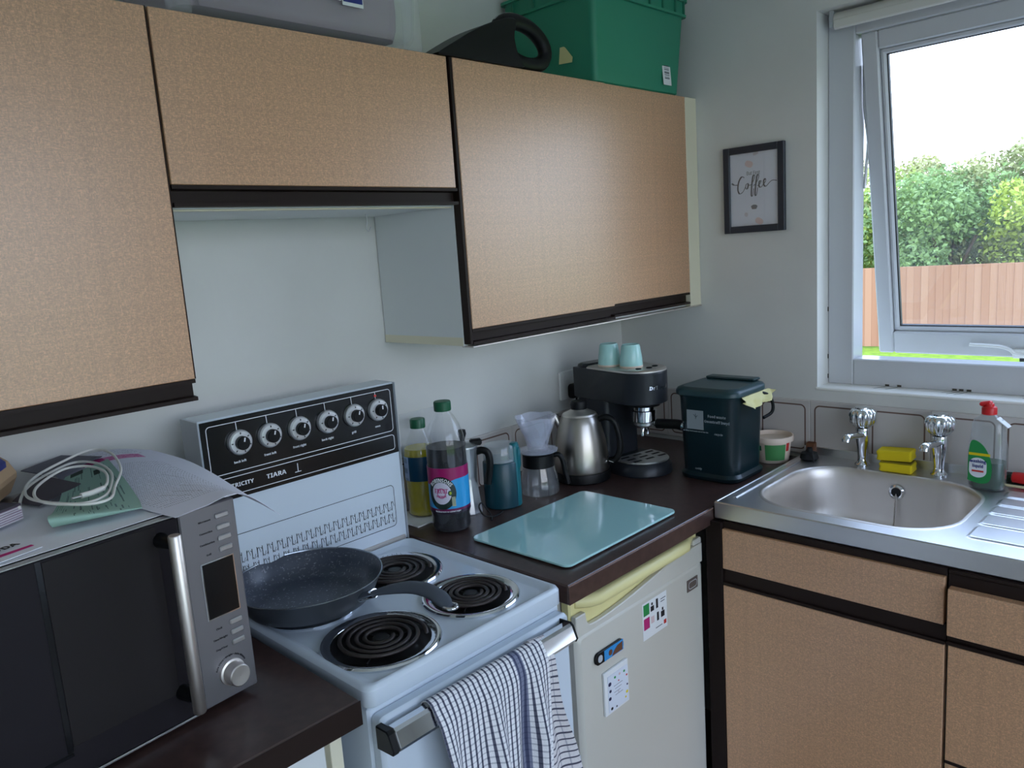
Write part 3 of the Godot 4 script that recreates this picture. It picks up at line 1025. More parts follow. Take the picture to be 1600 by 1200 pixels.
func base_units():
	# left run
	var a := thing("worktop", "dark brown laminate worktop under the microwave", "worktop", Vector3(-2.3, 0.86, 0.305))
	bxp(a, "slab", Vector3(-1.1, 0.0, -0.303), Vector3(0.803, 0.040, 0.3045), "worktop", 0.003)
	bxp(a, "front_edge", Vector3(-1.1, 0.001, 0.3047), Vector3(0.803, 0.039, 0.306), "dark_trim", 0.0005)
	var c := thing("base_cabinet", "pale grey base cabinet with cream edge under the left worktop", "cabinet", Vector3(-2.3, 0.0, 0.3))
	bxp(c, "body", Vector3(-1.1, 0.1, -0.29), Vector3(0.79, 0.8595, 0.25), "carcass", 0.001)
	bxp(c, "plinth", Vector3(-1.1, 0.0, -0.29), Vector3(0.79, 0.0995, 0.2), "dark_panel")
	for k in 4: bxp(c, "door", Vector3(-1.08 + k * 0.462, 0.11, 0.2505), Vector3(-1.08 + k * 0.462 + 0.456, 0.845, 0.268), "carcass", 0.002)
	bxp(c, "edge_strip", Vector3(0.770, 0.11, 0.2505), Vector3(0.79, 0.85, 0.2685), "cream_edge", 0.001)
	var t := "dark_trim"
	# corner run, above the fridge
	var b := thing("worktop", "dark brown laminate worktop in the corner between cooker and sink", "worktop", Vector3(-0.5, 0.86, 0.305))
	bxp(b, "slab", Vector3(-0.530, 0.0, -0.303), Vector3(0.4985, 0.040, 0.3045), "worktop", 0.003)
	bxp(b, "front_edge", Vector3(-0.530, 0.001, 0.3047), Vector3(-0.003, 0.0375, 0.306), "worktop", 0.0005)
	bxp(b, "worn_edge", Vector3(-0.530, 0.0376, 0.3047), Vector3(-0.003, 0.0395, 0.3058), "worn_edge")
	# sink base units
	var xf := -0.518
	var u := thing("base_cabinet", "beige woven-laminate sink cabinet with black handle rails, beside the fridge", "cabinet", Vector3(-0.26, 0.0, 0.88))
	var X := 0.26
	bxp(u, "body", Vector3(-0.498 + X, 0.1, 0.618 - 0.88), Vector3(-0.002 + X, 0.74, 1.107 - 0.88), "carcass", 0.001)
	bxp(u, "plinth", Vector3(-0.45 + X, 0.0, 0.618 - 0.88), Vector3(-0.002 + X, 0.0995, 1.107 - 0.88), "dark_panel")
	bxp(u, "corner_post", Vector3(xf - 0.001 + X, 0.0, 0.598 - 0.88), Vector3(-0.4985 + X, 0.872, 0.6385 - 0.88), "dark_panel", 0.001)
	bxp(u, "drawer_front", Vector3(xf + X, 0.7615, 0.640 - 0.88), Vector3(-0.4995 + X, 0.858, 1.106 - 0.88), "laminate", 0.0012)
	bxp(u, "door", Vector3(xf + X, 0.115, 0.640 - 0.88), Vector3(-0.4995 + X, 0.7205, 1.1085 - 0.88), "laminate", 0.0012)
	bxp(u, "back_rail", Vector3(-0.510 + X, 0.721, 0.639 - 0.88), Vector3(-0.4985 + X, 0.761, 1.1085 - 0.88), t, 0.001)
	bxp(u, "handle_rail", Vector3(xf + X, 0.721, 0.639 - 0.88), Vector3(-0.5102 + X, 0.728, 1.1085 - 0.88), t, 0.001)
	bxp(u, "top_rail", Vector3(-0.510 + X, 0.8585, 0.639 - 0.88), Vector3(-0.4985 + X, 0.874, 1.1085 - 0.88), t, 0.001)
	var v := thing("base_cabinet", "beige laminate cabinet under the draining board, its drawer front hanging proud", "cabinet", Vector3(-0.26, 0.0, 1.55))
	bxp(v, "body", Vector3(-0.498 + X, 0.1, 1.109 - 1.55), Vector3(-0.002 + X, 0.868, 2.0 - 1.55), "carcass", 0.001)
	bxp(v, "plinth", Vector3(-0.45 + X, 0.0, 1.109 - 1.55), Vector3(-0.002 + X, 0.0995, 2.0 - 1.55), "dark_panel")
	for k in 2:
		var z0 := 1.1145 - 1.55 + k * 0.443
		bxp(v, "drawer_front", Vector3(xf - 0.012 + X, 0.7475, z0), Vector3(-0.5105 + X, 0.842, z0 + 0.439), "laminate", 0.0012)
		bxp(v, "door", Vector3(xf + X, 0.115, z0), Vector3(-0.4995 + X, 0.722, z0 + 0.439), "laminate", 0.0012)
	bxp(v, "back_rail", Vector3(-0.510 + X, 0.7225, 1.1105 - 1.55), Vector3(-0.4985 + X, 0.866, 2.0 - 1.55), t, 0.001)
	bxp(v, "handle_rail", Vector3(xf + X, 0.7225, 1.1105 - 1.55), Vector3(-0.5102 + X, 0.730, 2.0 - 1.55), t, 0.001)
	bxp(v, "top_rail", Vector3(-0.512 + X, 0.8665, 1.1105 - 1.55), Vector3(-0.4985 + X, 0.8735, 2.0 - 1.55), t, 0.001)
	for q in [0.475]: bxp(v, "door_rail", Vector3(xf - 0.002 + X, q, 1.1145 - 1.55), Vector3(xf - 0.0002 + X, q + 0.006, 1.99 - 1.55), t)

func sink_area():
	var ys := 0.915
	var s := thing("sink", "stainless steel sink with bowl and ribbed draining board under the window", "sink", Vector3(-0.26, ys, 1.0))
	var ox := 0.26
	var oz := -1.0
	# top plate round the bowl, and the bowl
	var bx := -0.275
	var bz := 0.877
	var bw := 0.365
	var bd := 0.425
	var loops := []
	var ring := func(w, d, r, y):
		var l := PackedVector3Array()
		for p in MB.rr(w, d, r, 8): l.append(Vector3(bx + p.x + ox, y, bz - p.y + oz))
		return l
	var inner: PackedVector3Array = ring.call(bw, bd, 0.115, 0.0)
	var outer := PackedVector3Array()
	var rx0 := -0.499
	var rx1 := -0.012
	var rz0 := 0.619
	var rz1 := 1.104
	for p in inner:
		var d := Vector2(p.x - (bx + ox), p.z - (bz + oz))
		var k := 1e9
		if d.x > 1e-5: k = minf(k, (rx1 - bx) / d.x)
		if d.x < -1e-5: k = minf(k, (rx0 - bx) / d.x)
		if d.y > 1e-5: k = minf(k, (rz1 - bz) / d.y)
		if d.y < -1e-5: k = minf(k, (rz0 - bz) / d.y)
		outer.append(Vector3(bx + ox + d.x * k, 0.0, bz + oz + d.y * k))
	# move the nearest outer point on to each corner so the plate keeps square corners
	for c in [Vector2(rx0, rz0), Vector2(rx1, rz0), Vector2(rx1, rz1), Vector2(rx0, rz1)]:
		var best := 0
		for i in outer.size():
			if Vector2(outer[i].x - ox, outer[i].z - oz).distance_to(c) < Vector2(outer[best].x - ox, outer[best].z - oz).distance_to(c): best = i
		outer[best] = Vector3(c.x + ox, 0, c.y + oz)
	var b := MB.new()
	for j in inner.size():
		var k := (j + 1) % inner.size()
		b.quad(outer[j], outer[k], inner[k], inner[j])
	part(s, "top_plate", b, "steel")
	b = MB.new()
	var prof := [[0.012, 0.0, 0.0], [0.0, 0.0025, -0.0], [-0.006, 0.0, -0.002], [-0.012, 0.0, -0.008], [-0.018, 0.0, -0.03], [-0.028, 0.0, -0.10], [-0.040, 0.0, -0.135], [-0.075, 0.0, -0.152], [-0.20, 0.0, -0.156], [-0.32, 0.0, -0.158]]
	for q in prof:
		loops.append(ring.call(bw + q[0], bd + q[0], maxf(0.115 + q[0] / 2, 0.012), q[1] + q[2]))
	b.loft(loops, false, false)
	b.fan(loops[-1], false)
	part(s, "bowl", b, "steel_brushed")
	# draining board: raised flats between channels
	b = MB.new()
	var nx := 240
	var nz := 90
	var rows := []
	for i in nx + 1:
		var row := []
		var x := lerpf(rx1, rx0, float(i) / nx)
		for j in nz + 1:
			var t := float(j) / nz
			var z := 1.104 + t * t * 0.75 + t * 0.141
			var hgt := 0.0
			var bands := [[-0.437, -0.361], [-0.351, -0.286], [-0.276, -0.222], [-0.213, -0.160], [-0.150, -0.10]]
			for q in bands:
				var zs := 1.120
				var dx := minf(x - q[0], q[1] - x)
				var dz := minf(z - zs, 1.93 - z)
				var r := 0.012
				var e := minf(dx, dz)
				if dx < r and dz < r: e = r - Vector2(r - dx, r - dz).length()
				hgt = maxf(hgt, smoothstep(-0.001, 0.0035, e) * 0.0030)
			row.append(Vector3(x + ox, hgt, z + oz))
		rows.append(row)
	b.sheet(rows)
	part(s, "draining_board", b, "steel")
	# rolled rims, apron and back upstand
	b = MB.new()
	b.box(Vector3(-0.505 + ox, -0.040, 0.613 + oz), Vector3(-0.4985 + ox, 0.001, 2.0 + oz), 0.0025)
	part(s, "apron", b, "steel")
	b = MB.new()
	b.box(Vector3(-0.4985 + ox, -0.0145, 0.612 + oz), Vector3(-0.013 + ox, 0.001, 0.6195 + oz), 0.002)
	b.tube([Vector3(-0.455 + ox, -0.001, 0.640 + oz), Vector3(-0.10 + ox, -0.001, 0.636 + oz)], 0.006, 10, 0.7)
	part(s, "side_rim", b, "steel")
	b = MB.new()
	b.box(Vector3(-0.0125 + ox, -0.02, 0.612 + oz), Vector3(-0.009 + ox, 0.022, 2.0 + oz), 0.001)
	part(s, "upstand", b, "steel")
	# overflow and chain
	b = MB.new()
	b.x = Transform3D(Basis(Vector3(0, 0, 1), PI / 2), Vector3(-0.1045 + ox, -0.040, 0.885 + oz))
	b.lathe([[0.0185, 0.0], [0.0185, 0.004], [0.0145, 0.0065], [0.0115, 0.0055], [0.0113, 0.003]], 24, Vector3(), true, false)
	part(s, "overflow", b, "chrome")
	b = MB.new()
	b.x = Transform3D(Basis(Vector3(0, 0, 1), PI / 2), Vector3(-0.1105 + ox, -0.040, 0.885 + oz))
	b.lathe([[0.0112, -0.0012], [0.0112, 0.0004], [0.0005, 0.0006]], 20)
	part(s, "overflow_hole", b, "black_matt")
	b = MB.new()
	for k in 40:
		b.x = Transform3D(Basis(Vector3.UP, k * 1.57), Vector3(-0.1135 - k * 0.00045 + ox, -0.046 - k * 0.0027, 0.886 + oz))
		b.tube([Vector3(0, 0.0028, 0), Vector3(0.0026, 0, 0), Vector3(0, -0.0028, 0), Vector3(-0.0026, 0, 0)], 0.0009, 5, 1.0, Vector3(0, 0, 1), true)
	part(s, "chain", b, "steel_brushed")
	b = MB.new()
	b.lathe([[0.021, -0.1575], [0.021, -0.154], [0.014, -0.154], [0.012, -0.157]], 20, Vector3(bx + ox, 0, bz + oz))
	part(s, "waste", b, "chrome")
	# taps
	for k in 2:
		var t := thing("tap", ["chrome pillar tap with fluted knob, left one, behind the sink", "chrome pillar tap with fluted knob, right one, next to the green washing-up liquid"][k], "tap", Vector3(-0.047, ys + 0.0003, [0.7815, 0.962][k]), 0.0, "pair of sink taps")
		tap(t)
	# sponge
	var p := thing("sponge", "yellow foam sponge pad lying between the two taps", "sponge", Vector3(-0.060, ys + 0.0014, 0.872), 0.06)
	b = MB.new()
	sponge_block(b, 0.0, 0.022, 0.0, 0.05, 0.078)
	part(p, "lower_pad", b, "sponge")
	b = MB.new()
	b.box(Vector3(-0.022, 0.0222, -0.036), Vector3(0.022, 0.0258, 0.036), 0.001)
	part(p, "scourer", b, "sponge_dark")
	b = MB.new()
	b.x = Transform3D(Basis(Vector3(1, 0, 0), -0.05), Vector3(0.002, 0.001, -0.003))
	sponge_block(b, 0.027, 0.052, 0.002, 0.05, 0.082)
	part(p, "upper_pad", b, "sponge")
	dish_bottle(ys)
	# small things at the back of the sink
	var d := thing("plug", "black rubber sink plug on the back left corner of the sink", "plug", Vector3(-0.066, ys + 0.0012, 0.650), 0.3)
	b = MB.new()
	b.lathe([[0.020, 0.0], [0.024, 0.004], [0.021, 0.018], [0.010, 0.022], [0.006, 0.032], [0.0005, 0.033]], 20)
	part(d, "stopper", b, "black_matt")
	b = MB.new()
	b.tube(curve([Vector3(0, 0.031, 0), Vector3(-0.016, 0.034, 0.008), Vector3(-0.030, 0.012, 0.012), Vector3(-0.034, -0.0005, 0.016)], 6), 0.002, 6)
	part(d, "cord", b, "black_matt")
	var w := thing("wood_block", "small brown wooden block against the tiles at the left end of the sink", "block", Vector3(-0.021, ys + 0.0012, 0.636))
	b = MB.new()
	b.box(Vector3(-0.0075, 0, -0.012), Vector3(0.0115, 0.034, 0.010), 0.0015)
	part(w, "block", b, "wood_brown")
	var r := thing("brush", "red handled brush lying at the back of the draining board", "brush", Vector3(-0.045, ys + 0.0055, 1.168))
	b = MB.new()
	b.x = Transform3D(Basis(Vector3.RIGHT, PI / 2), Vector3(0, 0.013, -0.055))
	b.lathe([[0.007, 0.0], [0.012, 0.003], [0.013, 0.02], [0.0125, 0.09], [0.008, 0.13], [0.005, 0.20], [0.0005, 0.203]], 18)
	part(r, "handle", b, "red_plastic")
	b = MB.new()
	b.box(Vector3(-0.016, 0.0, 0.15), Vector3(0.016, 0.018, 0.22), 0.004)
	part(r, "bristle_head", b, "ink_white")
	var e := thing("wooden_stick", "thin pale wooden stick in front of the red brush", "stick", Vector3(-0.085, ys + 0.0052, 1.20))
	b = MB.new()
	b.tube([Vector3(0.004, 0.003, -0.09), Vector3(-0.004, 0.003, 0.12)], 0.003, 8)
	part(e, "stick", b, "wood_pale")
	var l := thing("scouring_pad", "dark green scouring pad behind the washing-up liquid bottle", "scourer", Vector3(-0.026, ys + 0.0012, 1.118))
	b = MB.new()
	b.box(Vector3(-0.008, 0, -0.02), Vector3(0.010, 0.016, 0.02), 0.004)
	part(l, "pad", b, "leaf_dark_green")

func sponge_block(b: MB, y0: float, y1: float, x: float, w: float, d: float):
	b.stack([[y0, w - 0.006, d - 0.006, 0.004, x], [y0 + 0.003, w, d, 0.006, x], [(y0 + y1) / 2, w - 0.003, d - 0.003, 0.006, x], [y1 - 0.003, w, d, 0.006, x], [y1, w - 0.006, d - 0.006, 0.004, x]], 4)

func tap(t: Node3D):
	var b := MB.new()
	b.lathe([[0.019, 0.0], [0.019, 0.003], [0.015, 0.007], [0.0115, 0.014], [0.0115, 0.022], [0.0145, 0.050], [0.0175, 0.072], [0.0180, 0.092], [0.0165, 0.098], [0.010, 0.100], [0.0095, 0.106]], 24)
	part(t, "column", b, "chrome")
	b = MB.new()
	b.tube(curve([Vector3(0.004, 0.081, 0), Vector3(-0.04, 0.086, -0.003), Vector3(-0.070, 0.089, -0.007), Vector3(-0.084, 0.087, -0.009), Vector3(-0.088, 0.078, -0.009)], 6), 0.0112, 14, 0.8)
	part(t, "spout", b, "chrome")
	b = MB.new()
	var loops := []
	for s in [[0.015, 0.101, 0.0], [0.022, 0.103, 0.08], [0.0305, 0.114, 0.14], [0.0335, 0.132, 0.14], [0.0325, 0.140, 0.10], [0.026, 0.1475, 0.02], [0.019, 0.1492, 0.0]]:
		var l := PackedVector3Array()
		for j in 96:
			var a := -TAU * j / 96.0
			var rr: float = s[0] * (1.0 + s[2] * (absf(cos(a * 6.0)) - 0.8))
			l.append(Vector3(cos(a) * rr, s[1], sin(a) * rr))
		loops.append(l)
	b.loft(loops, true, true)
	var k := part(t, "knob", b, "chrome_knob")
	b = MB.new()
	b.lathe([[0.0185, 0.1493], [0.0180, 0.1525], [0.0005, 0.1535]], 24)
	part(k, "indice_cap", b, "chrome")

func dish_bottle(ys: float):
	var t := thing("washing_up_liquid", "clear bottle of green washing-up liquid with red cap, right of the taps", "bottle", Vector3(-0.098, ys + 0.0012, 1.076), -1.62)
	var b := MB.new()
	t.scale = Vector3(1.14, 1.0, 1.1)
	var lay := [[0.0, 0.056, 0.036, 0.014], [0.006, 0.064, 0.044, 0.018], [0.05, 0.066, 0.046, 0.02], [0.09, 0.068, 0.046, 0.02], [0.125, 0.060, 0.042, 0.018], [0.150, 0.056, 0.038, 0.016], [0.160, 0.050, 0.034, 0.014], [0.168, 0.030, 0.026, 0.010], [0.176, 0.022, 0.022, 0.0095]]
	b.stack(lay, 6)
	part(t, "bottle", b, "bottle_clear")
	b = MB.new()
	b.stack([[0.002, 0.053, 0.033, 0.013], [0.007, 0.0615, 0.0415, 0.017], [0.05, 0.0635, 0.0435, 0.019], [0.064, 0.0645, 0.0435, 0.019]], 6)
	part(t, "liquid", b, "dish_liquid")
	# label on the broad face (local +z faces the viewer)
	b = MB.new()
	var pts := PackedVector2Array()
	for q in curve([Vector2(-0.026, 0.020), Vector2(0.000, 0.016), Vector2(0.0125, 0.03), Vector2(0.012, 0.07), Vector2(-0.002, 0.104), Vector2(-0.022, 0.114), Vector2(-0.028, 0.08), Vector2(-0.028, 0.03)], 5, true): pts.append(q)
	b.x = Transform3D(Basis(Vector3.UP, -PI / 2), Vector3(-0.034, 0, 0))
	b.x = Transform3D(Basis.IDENTITY, Vector3(0, 0, 0.0236))
	b.prism(pts, 0, 0.0006)
	var l := part(t, "label", b, "ink_green")
	b = MB.new()
	b.x = Transform3D(Basis.IDENTITY, Vector3(-0.0105, 0.052, 0.0243))
	b.prism(MB.rr(0.031, 0.046, 0.0152, 6), 0, 0.0005)
	part(l, "white_oval", b, "ink_white")
	b = MB.new()
	b.box(Vector3(-0.027, 0.080, 0.0243), Vector3(0.0105, 0.086, 0.0247))
	part(l, "yellow_band", b, "sponge")
	lettering(l, "washing", 0.007, Vector3(-0.0105, 0.066, 0.0252), Vector3.RIGHT, Vector3.UP, "carton_blue", true, false, 0, 0, 0.75)
	lettering(l, "liquid", 0.007, Vector3(-0.0105, 0.055, 0.0252), Vector3.RIGHT, Vector3.UP, "carton_blue", true, false, 0, 0, 0.75)
	b = MB.new()
	b.box(Vector3(-0.021, 0.042, 0.0249), Vector3(0.000, 0.046, 0.0252))
	part(l, "red_line", b, "ink_red")
	b = MB.new()
	b.lathe([[0.0135, 0.172], [0.0135, 0.186], [0.012, 0.189], [0.0085, 0.190], [0.0080, 0.196], [0.0005, 0.1965]], 20)
	part(t, "cap", b, "red_plastic")
	b = MB.new()
	b.x = Transform3D(Basis(Vector3(0, 0, 1), 0.25), Vector3(-0.004, 0.191, 0))
	b.box(Vector3(-0.012, 0, -0.007), Vector3(0.010, 0.010, 0.007), 0.003)
	part(t, "flip_top", b, "red_plastic")
	b = MB.new()
	b.x = Transform3D(Basis(Vector3(0, 0, 1), -0.75), Vector3(0.021, 0.162, 0.004))
	b.box(Vector3(-0.006, -0.001, -0.010), Vector3(0.022, 0.001, 0.012), 0.0005)
	part(t, "price_tag", b, "sticker_white")

func cooker():
	var X := 1.263
	var t := thing("cooker", "white free-standing electric cooker with four coil rings and black control panel", "cooker", Vector3(-X, 0, 0))
	var w := 0.2197
	bxp(t, "body", Vector3(-0.2165, 0.075, 0.03), Vector3(0.2165, 0.871, 0.598), "enamel_sky_tint", 0.004)
	bxp(t, "plinth", Vector3(-0.205, 0.0, 0.06), Vector3(0.205, 0.0748, 0.56), "black_matt")
	# hob tray with a raised rim
	var b := MB.new()
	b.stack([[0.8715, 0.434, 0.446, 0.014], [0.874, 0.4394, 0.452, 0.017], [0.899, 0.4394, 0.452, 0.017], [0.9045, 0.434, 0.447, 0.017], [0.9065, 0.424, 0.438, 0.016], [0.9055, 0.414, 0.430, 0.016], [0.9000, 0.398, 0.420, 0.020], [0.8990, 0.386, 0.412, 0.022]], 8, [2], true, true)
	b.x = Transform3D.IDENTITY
	var hob := part(t, "hob", b, "enamel_sky_tint")
	hob.position = Vector3(0, 0, 0.381)
	# rings
	var spots := [[-1.3715, 0.492, 0.101], [-1.166, 0.490, 0.091], [-1.183, 0.284, 0.097], [-1.375, 0.281, 0.090]]
	for s in spots:
		var o := Node3D.new()
		o.name = "ring"
		t.add_child(o, true)
		o.position = Vector3(s[0] + X, 0.8988, s[1])
		var R: float = s[2]
		b = MB.new()
		b.lathe([[R, 0.0], [R, 0.0035], [R - 0.002, 0.0062], [R - 0.006, 0.0068], [R - 0.017, 0.0035], [R - 0.019, 0.0008]], 48, Vector3(), false, false)
		part(o, "trim_ring", b, "chrome")
		b = MB.new()
		b.lathe([[R - 0.0175, 0.0030], [R - 0.022, 0.0008], [0.02, 0.0006], [0.0005, 0.0010]], 40, Vector3(), false, false)
		part(o, "drip_bowl", b, "drip_bowl")
		b = MB.new()
		var pts := []
		var turns := 4.0
		for k in 150:
			var f := k / 149.0
			var a := f * turns * TAU + 0.6
			var r := lerpf(0.020, R - 0.0265, f)
			pts.append(Vector3(cos(a) * r, 0.0088, sin(a) * r))
		pts.append(pts[-1] + Vector3(0, -0.006, 0.002))
		b.tube(pts, 0.0037, 8, 0.85)
		part(o, "coil", b, "coil")
		b = MB.new()
		b.lathe([[0.015, 0.0015], [0.015, 0.006], [0.012, 0.0085], [0.0005, 0.0088]], 20)
		for k in 3:
			var a := k * TAU / 3 + 0.4
			b.tube([Vector3(cos(a) * 0.012, 0.004, sin(a) * 0.012), Vector3(cos(a) * (R - 0.021), 0.004, sin(a) * (R - 0.021))], 0.0016, 6)
		part(o, "support", b, "drip_bowl")
	# splashback box
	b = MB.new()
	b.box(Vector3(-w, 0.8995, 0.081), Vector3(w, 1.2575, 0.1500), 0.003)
	part(t, "splashback", b, "enamel_sky_tint")
	for q in [-1, 1]:
		b = MB.new()
		b.box(Vector3(q * (w + 0.0007) - 0.0008, 0.9, 0.083), Vector3(q * (w + 0.0007) + 0.0008, 1.2575, 0.154), 0.0006)
		part(t, "side_trim", b, "enamel_grey")
	b = MB.new()
	b.box(Vector3(-0.213, 0.9000, 0.1502), Vector3(0.213, 0.9125, 0.1545), 0.0015)
	part(t, "lower_trim", b, "steel_brushed")
	var zf := 0.1503
	b = MB.new()
	b.x = Transform3D(Basis.IDENTITY, Vector3(0, 0.9855, 0))
	b.outline(0.388, 0.094, 0.010, 0.0012, zf + 0.0003)
	var n := 34
	for row in 2:
		for k in n:
			var x := 0.184 - k * 0.0107
			var y := 0.0115 - row * 0.0265 - 0.012
			var f := 1.0 if (k + row) % 2 == 0 else -1.0
			b.line(Vector2(x, y - 0.010), Vector2(x, y + 0.011), 0.0013, zf + 0.0003)
			b.line(Vector2(x, y + 0.006 * f), Vector2(x + 0.0036, y + 0.010 * f), 0.0009, zf + 0.00032)
			b.line(Vector2(x + 0.0036, y + 0.010 * f), Vector2(x + 0.0066, y - 0.001), 0.0009, zf + 0.00034)
			b.line(Vector2(x, y - 0.005 * f), Vector2(x - 0.0040, y - 0.0085 * f), 0.0009, zf + 0.00036)
	part(t, "printed_pattern", b, "ink_black")
	var cp := Node3D.new()
	cp.name = "control_panel"
	t.add_child(cp)
	b = MB.new()
	b.box(Vector3(-0.2165, 1.102, 0.1502), Vector3(0.2165, 1.2545, 0.1525), 0.0008)
	part(cp, "fascia", b, "black_gloss")
	b = MB.new()
	zf = 0.1529
	b.x = Transform3D(Basis.IDENTITY, Vector3(0, 1.1985, 0))
	b.outline(0.414, 0.094, 0.008, 0.0014, zf)
	b.x = Transform3D(Basis.IDENTITY, Vector3(0, 1.1270, 0))
	b.outline(0.414, 0.034, 0.007, 0.0014, zf)
	var kx := [-0.1471, -0.0855, -0.0215, 0.0432, 0.1075, 0.1685]
	b.x = Transform3D.IDENTITY
	for q in kx: b.line(Vector2(q - 0.002, 1.245), Vector2(q - 0.001, 1.226), 0.0014, zf)
	b.x = Transform3D(Basis.IDENTITY, Vector3(-0.033, 1.127, 0))
	b.line(Vector2(0, -0.007), Vector2(0, 0.010), 0.0016, zf)
	b.line(Vector2(-0.007, -0.007), Vector2(0.007, -0.007), 0.0016, zf)
	part(cp, "printed_lines", b, "ink_white")
	var names := ["back left", "front left", "front right", "back right", "grill", "oven"]
	for k in 6:
		lettering(cp, names[k], 0.0042, Vector3(kx[k] - 0.002, 1.1695, zf), Vector3.RIGHT, Vector3.UP, "ink_white", true)
	lettering(cp, "TRICITY", 0.0075, Vector3(-0.150, 1.127, zf), Vector3.RIGHT, Vector3.UP, "ink_white", true, false, 0, 0, 1.15)
	lettering(cp, "TIARA", 0.0085, Vector3(-0.080, 1.127, zf), Vector3.RIGHT, Vector3.UP, "ink_white", true, false, 0, 0, 1.25)
	for k in 6:
		var o := Node3D.new()
		o.name = "knob"
		t.add_child(o, true)
		o.position = Vector3(kx[k], 1.2060, 0.1528)
		o.basis = Basis(Vector3.RIGHT, PI / 2)
		b = MB.new()
		b.lathe([[0.0235, 0.0], [0.0240, 0.003], [0.0232, 0.008], [0.0205, 0.0105], [0.0130, 0.0112], [0.0005, 0.0112]], 36)
		part(o, "dial", b, "dial_silver")
		b = MB.new()
		b.lathe([[0.0128, 0.0113], [0.0128, 0.020], [0.0115, 0.0215], [0.0005, 0.0215]], 24)
		part(o, "grip", b, "black_plastic")
		b = MB.new()
		b.x = Transform3D(Basis(Vector3.UP, -0.25 if k != 5 else 0.0), Vector3.ZERO)
		b.box(Vector3(-0.0014, 0.0216, -0.0105), Vector3(0.0014, 0.0222, -0.003))
		part(o, "pointer", b, "ink_white")
		b = MB.new()
		b.x = Transform3D(Basis(Vector3.RIGHT, -PI / 2), Vector3(0, 0.0114, 0))
		for j in 6:
			var a := PI / 2 - j * 0.95
			b.line(Vector2(cos(a), sin(a)) * 0.0160, Vector2(cos(a), sin(a)) * 0.0195, 0.0022, 0.0001)
		part(o, "dial_marks", b, "ink_black")
	b = MB.new()
	b.x = Transform3D(Basis.IDENTITY, Vector3(0.1665, 1.2365, 0.1529))
	b.prism(MB.rr(0.006, 0.005, 0.0022, 4), 0, 0.0012)
	part(t, "pilot_light", b, "ink_red")
	# oven door, handle, drawer
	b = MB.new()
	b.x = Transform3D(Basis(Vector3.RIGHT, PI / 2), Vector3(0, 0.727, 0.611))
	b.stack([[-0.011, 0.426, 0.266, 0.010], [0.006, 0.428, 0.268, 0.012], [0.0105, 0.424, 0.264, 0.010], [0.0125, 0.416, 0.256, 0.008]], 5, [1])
	part(t, "oven_door", b, "enamel_sky_tint")
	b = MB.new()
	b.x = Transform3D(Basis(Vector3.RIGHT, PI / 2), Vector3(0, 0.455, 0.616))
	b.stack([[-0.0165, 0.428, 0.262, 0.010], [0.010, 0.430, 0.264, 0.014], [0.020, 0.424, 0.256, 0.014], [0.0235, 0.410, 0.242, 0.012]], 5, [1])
	part(t, "warming_drawer", b, "enamel_sky_tint")
	var hd := Node3D.new()
	hd.name = "door_handle"
	t.add_child(hd)
	var hp := PackedVector2Array([Vector2(0.637, 0.822), Vector2(0.660, 0.825), Vector2(0.664, 0.832), Vector2(0.655, 0.854), Vector2(0.650, 0.858), Vector2(0.637, 0.857)])
	b = MB.new()
	b.x = Transform3D(Basis(Vector3(0, 0, 1), Vector3(0, 1, 0), Vector3(-1, 0, 0)), Vector3(0.186, 0, 0))
	b.prism(hp, 0.0, 0.396, 0.0008)
	part(hd, "bar", b, "chrome")
	for q in [-0.2235, 0.1865]:
		b = MB.new()
		b.x = Transform3D(Basis(Vector3(0, 0, 1), Vector3(0, 1, 0), Vector3(-1, 0, 0)), Vector3(q + (0.013 if q < 0 else 0.005), 0, 0))
		var ep := PackedVector2Array()
		for p in hp: ep.append((p - Vector2(0.65, 0.84)) * 1.05 + Vector2(0.65, 0.84))
		ep[0].x = 0.6238; ep[5].x = 0.6238
		b.prism(ep, 0.0, 0.013 if q < 0 else 0.005, 0.0015)
		part(hd, "end_cap", b, "black_plastic")

